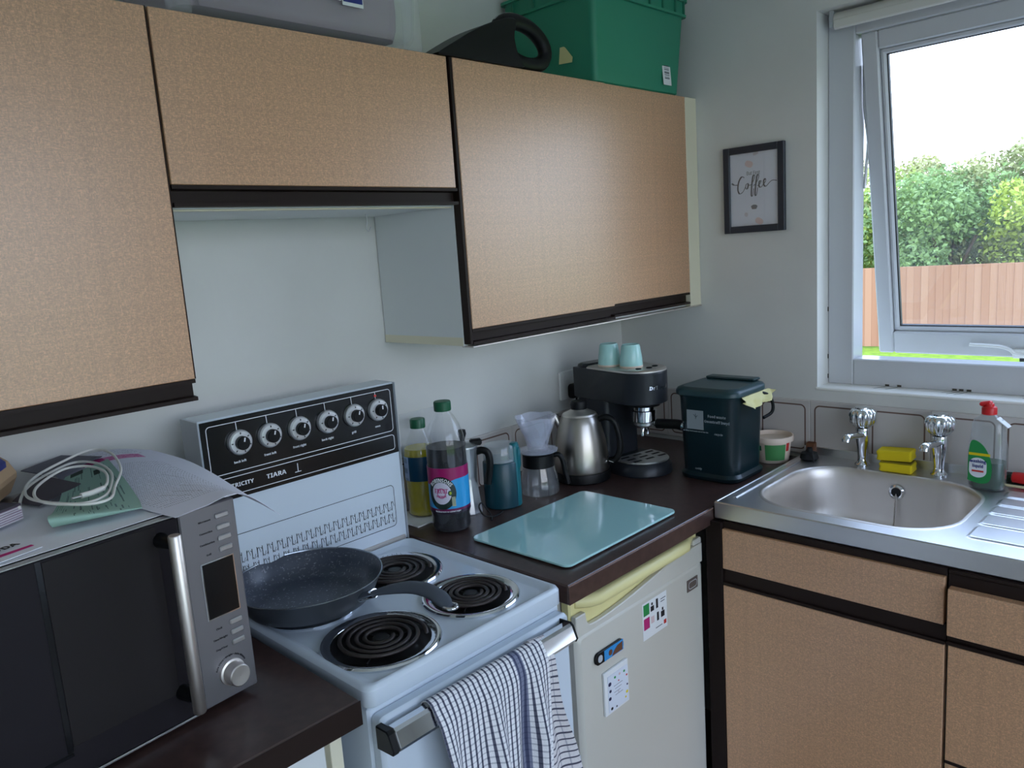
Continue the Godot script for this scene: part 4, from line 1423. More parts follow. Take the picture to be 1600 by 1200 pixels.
func hob_things():
	# frying pan on the back left ring
	var p := thing("frying_pan", "grey stone-speckled frying pan on the back left cooker ring", "frying pan", Vector3(-1.374, 0.9133, 0.281))
	var b := MB.new()
	b.lathe([[0.134, 0.0475], [0.132, 0.0455], [0.124, 0.026], [0.114, 0.009], [0.107, 0.0045], [0.09, 0.0035], [0.0005, 0.0035]], 72, Vector3(), false, false)
	part(p, "inside", b, "pan_stone")
	b = MB.new()
	b.lathe([[0.0005, 0.0], [0.100, 0.0], [0.110, 0.003], [0.121, 0.018], [0.1335, 0.044], [0.1358, 0.0475]], 72, Vector3(), false, false)
	part(p, "outside", b, "pan_outside")
	b = MB.new()
	b.lathe([[0.1358, 0.0474], [0.1366, 0.0486], [0.1356, 0.0496], [0.1343, 0.0490], [0.1338, 0.0474]], 72, Vector3(), false, false)
	part(p, "rim", b, "pan_rim")
	var d := Vector3(0.235, 0, 0.972)
	b = MB.new()
	b.tube(curve([d * 0.124 + Vector3(0, 0.028, 0), d * 0.142 + Vector3(0, 0.035, 0), d * 0.158 + Vector3(0, 0.042, 0)], 4), 0.010, 12, 0.8)
	part(p, "ferrule", b, "chrome")
	b = MB.new()
	var loops := []
	var s := Vector3(d.z, 0, -d.x)
	for k in 15:
		var f := k / 14.0
		var c: Vector3 = d * lerpf(0.150, 0.318, f) + s * (0.022 * sin(f * PI)) + Vector3(0, 0.040 + 0.016 * sin(f * PI * 0.85), 0)
		var hw := lerpf(0.011, 0.0175, smoothstep(0.0, 0.35, f)) * (1.0 - 0.25 * smoothstep(0.85, 1.0, f))
		if k == 0 or k == 14: hw *= 0.6
		var l := PackedVector3Array()
		for j in 16:
			var a := TAU * j / 16.0
			l.append(c + s * cos(a) * hw + Vector3.UP * sin(a) * hw * 0.52)
		loops.append(l)
	b.loft(loops)
	part(p, "handle", b, "pan_handle")
	b = MB.new()
	var hk := []
	for k in 16:
		var a := TAU * k / 16.0
		hk.append(d * (0.318 + cos(a) * 0.012) + s * sin(a) * 0.010 + Vector3(0, 0.047, 0))
	b.tube(hk, 0.003, 8, 1.0, Vector3.UP, true)
	part(p, "hanging_ring", b, "chrome")
	# tea towel over the oven handle
	var t := thing("tea_towel", "navy and white checked tea towel hanging over the cooker door handle", "tea towel", Vector3(-1.27, 0.84, 0.65))
	var rows := []
	var nc := 64
	for i in 46:
		var row := []
		for j in nc + 1:
			var u := j / float(nc)
			row.append(towel_point(u, i / 45.0) - Vector3(-1.27, 0.84, 0.65))
		rows.append(row)
	b = MB.new()
	b.sheet(rows, 0.0018)
	part(t, "cloth", b, "towel")
	rows = []
	for i in 40:
		var row := []
		for j in 17:
			var u := j / 16.0
			var v := i / 39.0
			var q := bar_path(v, -0.0035)
			var drop := maxf(0.0, 0.845 - q.y)
			var x0 := lerpf(-1.180, -1.172, minf(drop * 3, 1.0))
			var x1 := -1.139 + 0.03 * drop + 0.20 * maxf(0.0, drop - 0.055) * smoothstep(0.05, 0.2, drop)
			var fold := sin(u * 7.0 + drop * 4.0) * 0.007 * minf(drop * 8, 1.0)
			row.append(Vector3(lerpf(x0, x1, u), q.y - 0.006 * u, q.x + fold - 0.001) - Vector3(-1.27, 0.84, 0.65))
		rows.append(row)
	b = MB.new()
	b.sheet(rows, 0.0016)
	part(t, "turned_edge", b, "towel_hem", "narrow turned edge with cross stripes")

# over the bar: v 0 is behind it, then over the top and down the front; gives (z, y)
func bar_path(v: float, off: float) -> Vector2:
	var keys := [Vector2(0.6285, 0.80), Vector2(0.6295, 0.835), Vector2(0.632, 0.8585), Vector2(0.642, 0.8655), Vector2(0.6535, 0.8635), Vector2(0.664, 0.846), Vector2(0.6695, 0.830), Vector2(0.671, 0.80), Vector2(0.672, 0.70), Vector2(0.672, 0.60), Vector2(0.672, 0.48)]
	var at := [0.0, 0.04, 0.09, 0.13, 0.17, 0.23, 0.28, 0.36, 0.58, 0.78, 1.0]
	var k := 0
	while k < 9 and v > at[k + 1]: k += 1
	var f: float = (v - at[k]) / (at[k + 1] - at[k])
	var g := func(i): return keys[clampi(i, 0, 10)]
	var p: Vector2 = g.call(k).lerp(g.call(k + 1), f)
	return p + Vector2(off if v > 0.13 else 0.0, -absf(off) * 0.3)

func towel_point(u: float, v: float) -> Vector3:
	var q := bar_path(v, 0.0)
	var drop := maxf(0.0, 0.85 - q.y) if v > 0.15 else 0.0
	var x := lerpf(-1.4065 + 0.06 * drop, -1.158 - 0.05 * drop, u)
	var a := minf(drop * 7.0, 1.0)
	var z := q.x + a * (0.010 * sin(u * 15.0 + 0.8 + drop * 1.5) + 0.006 * sin(u * 31.0 + drop * 5.0) + 0.008)
	# a deep pleat two thirds across
	z -= a * 0.014 * exp(-pow((u - 0.74 - drop * 0.1) / 0.045, 2.0))
	x += a * 0.006 * sin(u * 15.0 + 2.0)
	return Vector3(x, q.y - 0.004 * u, z)

func fridge():
	var X := 0.748
	var t := thing("fridge", "small off-white undercounter fridge with yellowed handle strip, magnets on its door", "fridge", Vector3(-X, 0, 0))
	bxp(t, "body", Vector3(-0.2375, 0.02, 0.03), Vector3(0.235, 0.845, 0.543), "fridge_white", 0.004)
	bxp(t, "foot_rail", Vector3(-0.22, 0.0, 0.06), Vector3(0.22, 0.0195, 0.5), "black_matt")
	var d := Node3D.new()
	d.name = "door"
	t.add_child(d)
	var b := MB.new()
	b.x = Transform3D(Basis(Vector3.RIGHT, PI / 2), Vector3(-0.001, 0.400, 0.565))
	b.stack([[-0.020, 0.468, 0.736, 0.012], [0.010, 0.472, 0.740, 0.014], [0.017, 0.464, 0.732, 0.012], [0.020, 0.450, 0.718, 0.010]], 5, [1])
	part(d, "panel", b, "fridge_white")
	b = MB.new()
	b.box(Vector3(-0.237, 0.771, 0.546), Vector3(0.235, 0.845, 0.570), 0.004)
	part(d, "upper_rail", b, "fridge_yellow")
	b = MB.new()
	# pull bar, its ends swept back
	var loops := []
	for k in 17:
		var f := k / 16.0
		var x := lerpf(-0.222, 0.212, f)
		var e := minf(smoothstep(0.0, 0.10, f), 1.0 - smoothstep(0.86, 1.0, f))
		var z1 := lerpf(0.574, 0.601, e)
		var ym := lerpf(0.819, 0.816, e)
		var l := PackedVector3Array()
		for q in [Vector2(0.565, 0.842), Vector2(0.565, ym + 0.004), Vector2(z1 - 0.006, ym), Vector2(z1 - 0.001, ym + 0.004), Vector2(z1, ym + 0.014), Vector2(z1 - 0.004, 0.838), Vector2(z1 - 0.010, 0.842)]:
			l.append(Vector3(x, q.y, q.x))
		l.reverse()
		loops.append(l)
	b.loft(loops)
	part(d, "pull_bar", b, "fridge_yellow")
	b = MB.new()
	var p := PackedVector2Array([Vector2(-0.236, 0.765), Vector2(0.234, 0.765), Vector2(0.234, 0.812)])
	for q in curve([Vector2(0.17, 0.811), Vector2(0.10, 0.808), Vector2(0.03, 0.798), Vector2(-0.05, 0.787), Vector2(-0.13, 0.7795), Vector2(-0.185, 0.779), Vector2(-0.200, 0.787), Vector2(-0.205, 0.809)], 4): p.append(q)
	p.append(Vector2(-0.236, 0.809))
	b.prism(p, 0.571, 0.5845, 0.002)
	part(d, "pocket_lip", b, "fridge_white")
	bxp(t, "hinge_cover", Vector3(0.200, 0.8125, 0.5712), Vector3(0.234, 0.826, 0.583), "fridge_white", 0.002)
	var st := bxp(d, "recycling_sticker", Vector3(-0.018, 0.667, 0.5853), Vector3(0.076, 0.752, 0.5856), "sticker_white")
	var fields := [[-0.014, 0.722, 0.008, 0.748, "ink_green"], [-0.014, 0.690, 0.008, 0.716, "ink_magenta"], [0.013, 0.724, 0.026, 0.736, "ink_black"], [0.016, 0.738, 0.022, 0.744, "ink_black"], [0.034, 0.724, 0.042, 0.746, "ink_black"], [0.013, 0.696, 0.026, 0.712, "petal"], [0.036, 0.694, 0.044, 0.714, "ink_black"], [0.052, 0.696, 0.066, 0.710, "ink_black"], [0.056, 0.711, 0.062, 0.718, "ink_black"], [0.062, 0.676, 0.072, 0.686, "ink_red"], [0.052, 0.738, 0.072, 0.740, "ink_grey"], [0.052, 0.732, 0.068, 0.734, "ink_grey"], [0.03, 0.678, 0.056, 0.680, "ink_grey"]]
	for f in fields:
		b = MB.new()
		b.quad(Vector3(f[0], f[1], 0.5858), Vector3(f[2], f[1], 0.5858), Vector3(f[2], f[3], 0.5858), Vector3(f[0], f[3], 0.5858))
		part(st, "printed_symbol", b, f[4])
	var bd := bxp(d, "badge", Vector3(0.161, 0.712, 0.5853), Vector3(0.207, 0.741, 0.5872), "fridge_badge", 0.0008)
	b = MB.new()
	b.x = Transform3D(Basis.IDENTITY, Vector3(0.184, 0.7265, 0))
	b.outline(0.036, 0.018, 0.008, 0.0012, 0.5875)
	part(bd, "emblem", b, "ink_white")
	# magnets
	var m := thing("fridge_magnet", "black bottle-opener magnet with blue print on the fridge door", "magnet", Vector3(-0.891, 0.700, 0.5854))
	b = MB.new()
	b.prism(MB.rr(0.094, 0.026, 0.011, 6), 0, 0.006, 0.001, true)
	part(m, "opener_body", b, "black_plastic")
	b = MB.new()
	b.x = Transform3D(Basis.IDENTITY, Vector3(-0.033, 0, 0))
	b.prism(MB.rr(0.014, 0.015, 0.006, 5), 0.0061, 0.0066)
	part(m, "opener_slot", b, "enamel_grey")
	b = MB.new()
	b.box(Vector3(-0.020, -0.0115, 0.0061), Vector3(0.044, 0.0115, 0.0068))
	var bp := part(m, "blue_print", b, "print_blue")
	b = MB.new()
	b.x = Transform3D(Basis.IDENTITY, Vector3(0.0, 0, 0.0069))
	b.prism(PackedVector2Array([Vector2(0.004, -0.010), Vector2(0.040, -0.010), Vector2(0.041, 0.008), Vector2(0.024, 0.006), Vector2(0.012, -0.001)]), 0, 0.0003)
	b.prism(MB.rr(0.012, 0.012, 0.005, 4), 0, 0.0003)
	part(bp, "brown_shape", b, "wood_brown")
	var c := thing("fridge_magnet", "square white note magnet with coloured border below the bottle-opener magnet", "magnet", Vector3(-0.874, 0.613, 0.5854))
	b = MB.new()
	b.prism(MB.rr(0.082, 0.096, 0.002, 3), 0, 0.006, 0.001)
	part(c, "frame", b, "sticker_white")
	b = MB.new()
	b.x = Transform3D(Basis.IDENTITY, Vector3(0.003, -0.003, 0.0062))
	b.prism(MB.rr(0.068, 0.080, 0.001, 3), 0, 0.0008)
	part(c, "note", b, "print_white")
	var marks := [["ink_navy", -0.028, 0.022, 0.008], ["ink_navy", -0.027, 0.006, 0.006], ["ink_navy", -0.029, -0.010, 0.007], ["ink_black", -0.024, -0.034, 0.006], ["ink_grey", -0.008, -0.036, 0.004], ["ink_green", -0.010, 0.030, 0.005], ["petal", 0.006, 0.031, 0.005], ["ink_green", 0.022, 0.030, 0.005], ["ink_red", 0.030, 0.018, 0.004], ["ink_navy", 0.031, -0.004, 0.004], ["sponge", 0.029, -0.020, 0.006], ["sponge", 0.024, -0.030, 0.004], ["ink_red", 0.002, 0.018, 0.003], ["petal_pale", 0.0, -0.006, 0.004]]
	for k in marks:
		b = MB.new()
		b.x = Transform3D(Basis.IDENTITY, Vector3(k[1] + 0.003, k[2] - 0.003, 0.0071))
		b.prism(MB.rr(k[3] * 1.2, k[3], k[3] * 0.4, 3), 0, 0.0003)
		part(c, "printed_motif", b, k[0])
	for k in 4:
		b = MB.new()
		b.box(Vector3(-0.012 + (k % 2) * 0.004, 0.008 - k * 0.007, 0.0071), Vector3(0.018 - (k % 3) * 0.004, 0.0088 - k * 0.007, 0.0073))
		part(c, "written_line", b, "ink_grey")

func microwave():
	var t := thing("microwave", "silver and black microwave oven with bar handle on the left worktop", "microwave", Vector3(-1.5753, 0.912, 0.4601), deg_to_rad(6.0))
	var b := MB.new()
	b.box(Vector3(-0.479, 0.0, -0.36), Vector3(-0.001, 0.2865, -0.0125), 0.003)
	part(t, "case", b, "steel_dull")
	b = MB.new()
	for q in [Vector2(-0.45, -0.33), Vector2(-0.03, -0.33), Vector2(-0.45, -0.05), Vector2(-0.03, -0.05)]:
		b.lathe([[0.012, -0.0118], [0.014, -0.002], [0.014, 0.0]], 14, Vector3(q.x, 0, q.y))
	part(t, "foot", b, "black_matt")
	b = MB.new()
	b.box(Vector3(-0.0850, -0.003, -0.012), Vector3(0.0, 0.288, 0.0), 0.002)
	var cp := part(t, "control_panel", b, "steel_panel")
	# door
	var d := Node3D.new()
	d.name = "door"
	t.add_child(d)
	b = MB.new()
	b.box(Vector3(-0.48, -0.001, -0.012), Vector3(-0.0862, 0.286, 0.0), 0.002)
	part(d, "door_panel", b, "oven_door_glass")
	b = MB.new()
	b.box(Vector3(-0.2655, 0.036, 0.0001), Vector3(-0.2585, 0.2855, 0.0009), 0.0003)
	b.box(Vector3(-0.48, 0.030, 0.0001), Vector3(-0.2585, 0.0355, 0.0007), 0.0003)
	part(d, "window_border", b, "black_gloss")
	bxp(d, "window_glass", Vector3(-0.258, 0.042, 0.0001), Vector3(-0.118, 0.283, 0.0012), "oven_window", 0.0005)
	b = MB.new()
	b.box(Vector3(-0.48, -0.0045, -0.012), Vector3(-0.0862, -0.0012, 0.001), 0.0008)
	b.box(Vector3(-0.48, 0.2865, -0.014), Vector3(-0.0862, 0.2885, 0.0), 0.0008)
	part(d, "edge_trim", b, "steel")
	lettering(d, "sharp", 0.006, Vector3(-0.292, 0.016, 0.0004), Vector3.RIGHT, Vector3.UP, "ink_grey", true)
	b = MB.new()
	b.x = Transform3D(Basis.IDENTITY, Vector3(-0.1140, 0, 0.040))
	b.lathe([[0.0075, 0.024], [0.0085, 0.0255], [0.0085, 0.2745], [0.0075, 0.276]], 24)
	var h := part(d, "handle", b, "steel_brushed")
	b = MB.new()
	for q in [0.042, 0.262]:
		b.x = Transform3D(Basis(Vector3.RIGHT, PI / 2), Vector3(-0.1140, q, 0.0))
		b.lathe([[0.0105, 0.0], [0.0095, 0.008], [0.007, 0.034]], 16)
	part(h, "mount", b, "black_plastic")
	# display, buttons, dial
	b = MB.new()
	b.box(Vector3(-0.0640, 0.1225, 0.0001), Vector3(-0.0120, 0.2080, 0.0012), 0.0006)
	var ds := part(cp, "display", b, "chrome")
	bxp(ds, "screen", Vector3(-0.0618, 0.1248, 0.0012), Vector3(-0.0142, 0.2058, 0.0018), "black_gloss", 0.0004)
	var ys := [0.2690, 0.2520, 0.2360, 0.2200, 0.1085, 0.0930, 0.0775]
	for k in 7:
		b = MB.new()
		b.box(Vector3(-0.0325, ys[k] - 0.0038, 0.0), Vector3(-0.0125, ys[k] + 0.0038, 0.0032), 0.0014)
		part(t, "button", b, "steel")
	var lab := ["Microwave", "Convection", "Combination", "Grill", "Clock", "Time/Weight", "Stop/Clear"]
	for k in 7:
		lettering(cp, lab[k], 0.0026, Vector3(-0.0490, ys[k] - 0.002, 0.0002), Vector3.RIGHT, Vector3.UP, "ink_black", true)
	lettering(cp, "Auto Menu • Weight • Auto Minute", 0.0026, Vector3(-0.0390, 0.0605, 0.0002), Vector3.RIGHT, Vector3.UP, "ink_black", true, false, 0, 0, 1.0, 0.024)
	b = MB.new()
	b.x = Transform3D(Basis(Vector3.RIGHT, PI / 2), Vector3(-0.0390, 0.0355, 0.0))
	b.lathe([[0.0195, 0.0], [0.0195, 0.004], [0.0165, 0.005], [0.0160, 0.022], [0.0145, 0.0235], [0.0005, 0.0230]], 32)
	part(t, "dial", b, "steel_brushed")

func spread(rows: Array, n := 4) -> Array:
	var a := []
	for r in rows: a.append(curve(r, n))
	var o := []
	for j in a[0].size():
		var c := []
		for r in a: c.append(r[j])
		o.append(curve(c, n))
	var out := []
	for i in o[0].size():
		var r := []
		for j in o.size(): r.append(o[j][i])
		out.append(r)
	return out

func rel(rows: Array, o: Vector3) -> Array:
	var out := []
	for r in rows:
		var l := []
		for p in r: l.append(p - o)
		out.append(l)
	return out

func V(x: float, y: float, z: float) -> Vector3:
	return Vector3(x, y, z)

func papers():
	var b := MB.new()
	var o := V(-1.80, 1.2005, 0.30)
	# plain sheet underneath, along the front of the microwave
	var t := thing("paper_sheet", "plain white paper sheet lying lowest along the front edge of the microwave top", "paper", o)
	b.sheet(rel(spread([[V(-2.06, 1.2025, 0.22), V(-1.85, 1.2025, 0.20), V(-1.72, 1.202, 0.17), V(-1.64, 1.202, 0.16)], [V(-2.06, 1.2025, 0.38), V(-1.86, 1.2025, 0.36), V(-1.73, 1.202, 0.34), V(-1.64, 1.202, 0.32)], [V(-2.06, 1.2025, 0.505), V(-1.86, 1.2022, 0.476), V(-1.735, 1.202, 0.462), V(-1.655, 1.202, 0.452)]], 4), o), 0.0006)
	part(t, "sheet", b, "paper")
	# puzzle page, its right corner hanging over the side
	o = V(-1.62, 1.2085, 0.28)
	t = thing("newspaper_page", "word-search newspaper page with magenta heading, one corner drooping off the microwave", "newspaper", o)
	var rows := [
		[V(-1.70, 1.209, 0.05), V(-1.655, 1.214, 0.025), V(-1.60, 1.224, 0.062), V(-1.562, 1.224, 0.135)],
		[V(-1.705, 1.207, 0.14), V(-1.655, 1.213, 0.13), V(-1.60, 1.218, 0.155), V(-1.543, 1.215, 0.225)],
		[V(-1.70, 1.206, 0.25), V(-1.65, 1.211, 0.255), V(-1.595, 1.213, 0.26), V(-1.533, 1.201, 0.302)],
		[V(-1.69, 1.205, 0.37), V(-1.645, 1.208, 0.375), V(-1.587, 1.209, 0.385), V(-1.524, 1.179, 0.388)],
		[V(-1.672, 1.2040, 0.492), V(-1.630, 1.2065, 0.487), V(-1.574, 1.2085, 0.482), V(-1.504, 1.151, 0.455)]]
	b = MB.new()
	b.sheet(rel(spread(rows, 6), o), 0.0006)
	part(t, "page", b, "puzzle_page")
	o = V(-1.70, 1.2125, 0.29)
	t = thing("leaflet", "pale green printed leaflet with a curled front edge under the white cable", "leaflet", o)
	rows = [
		[V(-1.705, 1.2145, 0.155), V(-1.665, 1.2195, 0.14), V(-1.630, 1.2235, 0.13)],
		[V(-1.748, 1.2135, 0.28), V(-1.705, 1.2155, 0.275), V(-1.655, 1.2185, 0.27)],
		[V(-1.780, 1.217, 0.36), V(-1.735, 1.2155, 0.375), V(-1.680, 1.2145, 0.39)],
		[V(-1.796, 1.2255, 0.402), V(-1.745, 1.219, 0.418), V(-1.690, 1.2125, 0.428)],
		[V(-1.799, 1.221, 0.413), V(-1.746, 1.215, 0.423), V(-1.690, 1.2115, 0.430)],
		[V(-1.793, 1.2105, 0.405), V(-1.744, 1.2105, 0.416), V(-1.690, 1.2108, 0.428)],
		[V(-1.780, 1.2085, 0.38), V(-1.738, 1.2095, 0.395), V(-1.690, 1.2104, 0.420)]]
	b = MB.new()
	b.sheet(rel(spread(rows, 5), o), 0.0006)
	part(t, "page", b, "green_page")
	o = V(-1.68, 1.206, 0.08)
	t = thing("leaflet", "grey leaflet sticking out at the back of the microwave behind the cable", "leaflet", o)
	b = MB.new()
	b.sheet(rel([[V(-1.74, 1.2185, 0.05), V(-1.665, 1.2205, 0.0025)], [V(-1.715, 1.217, 0.14), V(-1.625, 1.2205, 0.085)]], o), 0.0012)
	part(t, "page", b, "grey_page")
	o = V(-1.75, 1.206, 0.20)
	t = thing("leaflet", "dark mauve leaflet partly under the white cable, left of the green leaflet", "leaflet", o)
	b = MB.new()
	b.sheet(rel([[V(-1.79, 1.2075, 0.20), V(-1.728, 1.218, 0.115)], [V(-1.772, 1.2075, 0.265), V(-1.706, 1.218, 0.235)]], o), 0.0012)
	part(t, "page", b, "mauve_page")
	# leaflet with letters at the front left
	o = V(-1.90, 1.204, 0.42)
	t = thing("leaflet", "white leaflet with black letters and magenta stripe at the front left of the microwave", "leaflet", o)
	b = MB.new()
	b.sheet(rel([[V(-2.00, 1.2055, 0.36), V(-1.90, 1.2065, 0.35), V(-1.838, 1.206, 0.345)], [V(-2.00, 1.2055, 0.43), V(-1.90, 1.206, 0.41), V(-1.829, 1.2055, 0.40)], [V(-2.0, 1.2045, 0.503), V(-1.90, 1.2045, 0.482), V(-1.820, 1.2042, 0.455)]], o), 0.0008)
	part(t, "page", b, "paper")
	lettering(t, "CODA", 0.011, V(-1.858, 1.2072, 0.428) - o, V(0.95, 0.0, -0.31).normalized(), V(-0.31, 0, -0.95).normalized(), "ink_black", true)
	b = MB.new()
	b.sheet(rel([[V(-1.93, 1.2064, 0.462), V(-1.828, 1.2064, 0.440)], [V(-1.93, 1.2057, 0.473), V(-1.826, 1.2057, 0.444)]], o), 0.0003)
	part(t, "magenta_stripe", b, "ink_magenta")
	# little stack of cards
	for k in 7:
		t = thing("card", ["pale printed card, bottommost of the small stack at the left of the microwave top", "pale printed card, second from the bottom of the stack at the microwave's left end", "pale printed card, third from the bottom of the stack at the microwave's left end", "pale printed card in the middle of the stack at the microwave's left end", "pale printed card, third from the top of the stack at the microwave's left end", "pale printed card right under the dark top card of the small stack", "dark mauve top card of the small stack at the left of the microwave top"][k], "card", V(-1.846, 1.2072 + k * 0.0032, 0.302), 0.55 + 0.02 * sin(k * 2.0), "cards in the stack")
		b = MB.new()
		b.box(V(-0.03, 0.0, -0.028), V(0.032, 0.0022, 0.030), 0.0006)
		part(t, "sheet", b, "mauve_page" if k == 6 else "card_white")
		b = MB.new()
		b.box(V(-0.029, 0.0023, -0.027), V(0.0315, 0.0031, 0.0295))
		part(t, "backing", b, "card_mauve" if k < 6 else "mauve_page")
	# carton at the far left
	t = thing("carton", "small carton with blue, white and green print at the left end of the microwave top", "carton", V(-1.835, 1.2032, 0.155), -0.52)
	b = MB.new()
	b.stack([[0.0, 0.072, 0.135, 0.008], [0.022, 0.092, 0.155, 0.012], [0.030, 0.094, 0.157, 0.014], [0.050, 0.080, 0.142, 0.014], [0.058, 0.066, 0.130, 0.012]], 5, [1, 2, 3])
	part(t, "box", b, "carton_brown")
	b = MB.new()
	for q in [[-0.050, -0.004], [0.038, 0.056]]:
		b.box(V(-0.042, 0.0302, q[0]), V(0.042, 0.0588, q[1]), 0.006)
	part(t, "blue_band", b, "carton_blue")
	bxp(t, "white_band", V(-0.0425, 0.0302, -0.0035), V(0.0425, 0.0590, 0.0175), "carton_white", 0.006)
	bxp(t, "green_band", V(-0.0425, 0.0302, 0.0178), V(0.0425, 0.0590, 0.0375), "ink_green", 0.006)
	# coiled charging cable
	o = V(-1.71, 1.2225, 0.24)
	t = thing("charging_cable", "white charging cable coiled in loose loops on the papers", "cable", o)
	var y := 1.2245
	var q := [
		[-1.807, 0, 0.315], [-1.791, 0.001, 0.262], [-1.771, 0.002, 0.215], [-1.735, 0.004, 0.170], [-1.684, 0.006, 0.132], [-1.662, 0.006, 0.171], [-1.665, 0.004, 0.244], [-1.687, 0.002, 0.313], [-1.717, 0.001, 0.372], [-1.755, 0.003, 0.385], [-1.787, 0.004, 0.310], [-1.780, 0.004, 0.238], [-1.750, 0.006, 0.175], [-1.702, 0.010, 0.130], [-1.640, 0.010, 0.078], [-1.624, 0.008, 0.128], [-1.650, 0.005, 0.246], [-1.690, 0.002, 0.335], [-1.717, 0.001, 0.392], [-1.750, 0.003, 0.396], [-1.785, 0.006, 0.338], [-1.770, 0.007, 0.255], [-1.715, 0.009, 0.182], [-1.682, 0.009, 0.193], [-1.674, 0.006, 0.246], [-1.690, 0.004, 0.305], [-1.707, 0.003, 0.338]]
	var pts := []
	for p in q: pts.append(V(p[0], y + p[1], p[2]) - o)
	b = MB.new()
	b.tube(curve(pts, 7), 0.0021, 8)
	part(t, "cord", b, "cable_white")
	b = MB.new()
	b.tube([V(-1.705, y + 0.003, 0.334) - o, V(-1.722, y + 0.002, 0.341) - o, V(-1.738, y + 0.002, 0.343) - o], 0.0042, 10)
	part(t, "plug_grip", b, "cable_white")
	b = MB.new()
	b.tube([V(-1.738, y + 0.002, 0.343) - o, V(-1.750, y + 0.0018, 0.344) - o], 0.0032, 8, 0.6)
	part(t, "plug_tip", b, "steel")

func bottles():
	# L-shaped sheet behind and under the oil
	var s := thing("plastic_stand", "translucent white L-shaped plastic stand under and behind the oil bottle", "stand", V(-0.92, 0.9003, 0.06))
	bxp(s, "base", V(-0.070, 0.0, -0.050), V(0.030, 0.004, 0.062), "white_gloss", 0.001)
	bxp(s, "back_sheet", V(-0.008, 0.0045, -0.056), V(0.130, 0.246, -0.052), "frosted_plastic", 0.001)
	# cooking oil
	var t := thing("oil_bottle", "clear bottle of yellow cooking oil with green cap next to the cooker", "bottle", V(-0.915, 0.9045, 0.059), -0.6)
	var b := MB.new()
	b.lathe([[0.034, 0.0], [0.039, 0.004], [0.040, 0.012], [0.038, 0.03], [0.0405, 0.045], [0.0405, 0.150], [0.039, 0.165], [0.028, 0.188], [0.020, 0.204], [0.0165, 0.212], [0.0165, 0.222]], 36, Vector3(), true, false)
	part(t, "bottle", b, "thin_clear")
	b = MB.new()
	b.lathe([[0.033, 0.002], [0.0375, 0.005], [0.0385, 0.012], [0.0365, 0.03], [0.039, 0.045], [0.039, 0.150], [0.0375, 0.163], [0.0365, 0.166]], 36)
	part(t, "oil", b, "oil")
	b = MB.new()
	b.lathe([[0.0409, 0.090], [0.0411, 0.0905], [0.0411, 0.149], [0.0409, 0.1495]], 40, Vector3(), false, false)
	part(t, "label", b, "oil_wrap")
	b = MB.new()
	b.lathe([[0.0185, 0.214], [0.0185, 0.233], [0.017, 0.236], [0.0005, 0.236]], 24)
	part(t, "cap", b, "cap_green")
	# squash
	t = thing("squash_bottle", "large bottle of dark blackcurrant squash with green cap and blue label", "bottle", V(-0.941, 0.9003, 0.187), 0.0)
	b = MB.new()
	b.lathe([[0.036, 0.0], [0.043, 0.005], [0.0455, 0.014], [0.0435, 0.036], [0.0455, 0.044], [0.0460, 0.060], [0.0460, 0.158], [0.0455, 0.200], [0.042, 0.222], [0.034, 0.246], [0.024, 0.264], [0.0165, 0.274], [0.0155, 0.284]], 40, Vector3(), true, false)
	part(t, "bottle", b, "thin_clear")
	b = MB.new()
	b.lathe([[0.035, 0.002], [0.0418, 0.006], [0.0442, 0.014], [0.0422, 0.036], [0.0444, 0.044], [0.0448, 0.060], [0.0448, 0.158], [0.0444, 0.196]], 40)
	part(t, "squash", b, "squash")
	# the wrap is drawn across the side that faces the viewer
	b = MB.new()
	var r0 := []
	var r1 := []
	for k in 41:
		var a := lerpf(-1.75, 1.75, k / 40.0) - 0.70
		r0.append(V(sin(a) * 0.0465, 0.154, cos(a) * 0.0465))
		r1.append(V(sin(a) * 0.0465, 0.048, cos(a) * 0.0465))
	b.sheet([r0, r1], 0.0006)
	var lb := part(t, "label", b, "squash_wrap")
	var f := V(sin(-1.12), 0, cos(-1.12))
	lettering(lb, "ROBINSONS", 0.0085, V(0, 0.0969 + 0.0305, 0) + f * 0.0469, V(f.z, 0, -f.x), Vector3.UP, "ink_white", true, false, 0.0469, 0, 0.9, 0.0305)
	lettering(lb, "FRUIT", 0.0095, V(0, 0.102, 0) + f * 0.0469, V(f.z, 0, -f.x), Vector3.UP, "ink_magenta", true, true, 0.0469, 0, 0.8)
	lettering(lb, "SQUASH", 0.0045, V(0, 0.089, 0) + f * 0.0469, V(f.z, 0, -f.x), Vector3.UP, "ink_magenta", true, false, 0.0469)
	f = V(sin(-0.85), 0, cos(-0.85))
	lettering(lb, "blackcurrant no added sugar", 0.0032, V(0, 0.0535, 0) + f * 0.0469, V(f.z, 0, -f.x), Vector3.UP, "ink_white", true, false, 0.0469)
	b = MB.new()
	var loops := []
	for y in [[0.0185, 0.277], [0.0192, 0.279], [0.0192, 0.296], [0.0178, 0.299]]:
		var l := PackedVector3Array()
		for j in 80:
			var a := -TAU * j / 80.0
			var rr: float = y[0] * (1.0 + (0.02 if j % 2 else 0.0))
			l.append(V(cos(a) * rr, y[1], sin(a) * rr))
		loops.append(l)
	b.loft(loops, true, true, [1, 2])
	part(t, "cap", b, "cap_green")
	# moka pot
	t = thing("moka_pot", "metal stove-top coffee pot with black handle between the squash and the grinder", "coffee pot", V(-0.846, 0.9003, 0.138), -0.65)
	b = MB.new()
	var oct := []
	for y in [[0.046, 0.0], [0.047, 0.004], [0.038, 0.070], [0.037, 0.082], [0.0365, 0.088], [0.043, 0.160], [0.0435, 0.164]]:
		var l := PackedVector3Array()
		for j in 8:
			var a := -TAU * (j + 0.5) / 8.0
			l.append(V(cos(a) * y[0] * 0.8, y[1], sin(a) * y[0] * 0.8))
		oct.append(l)
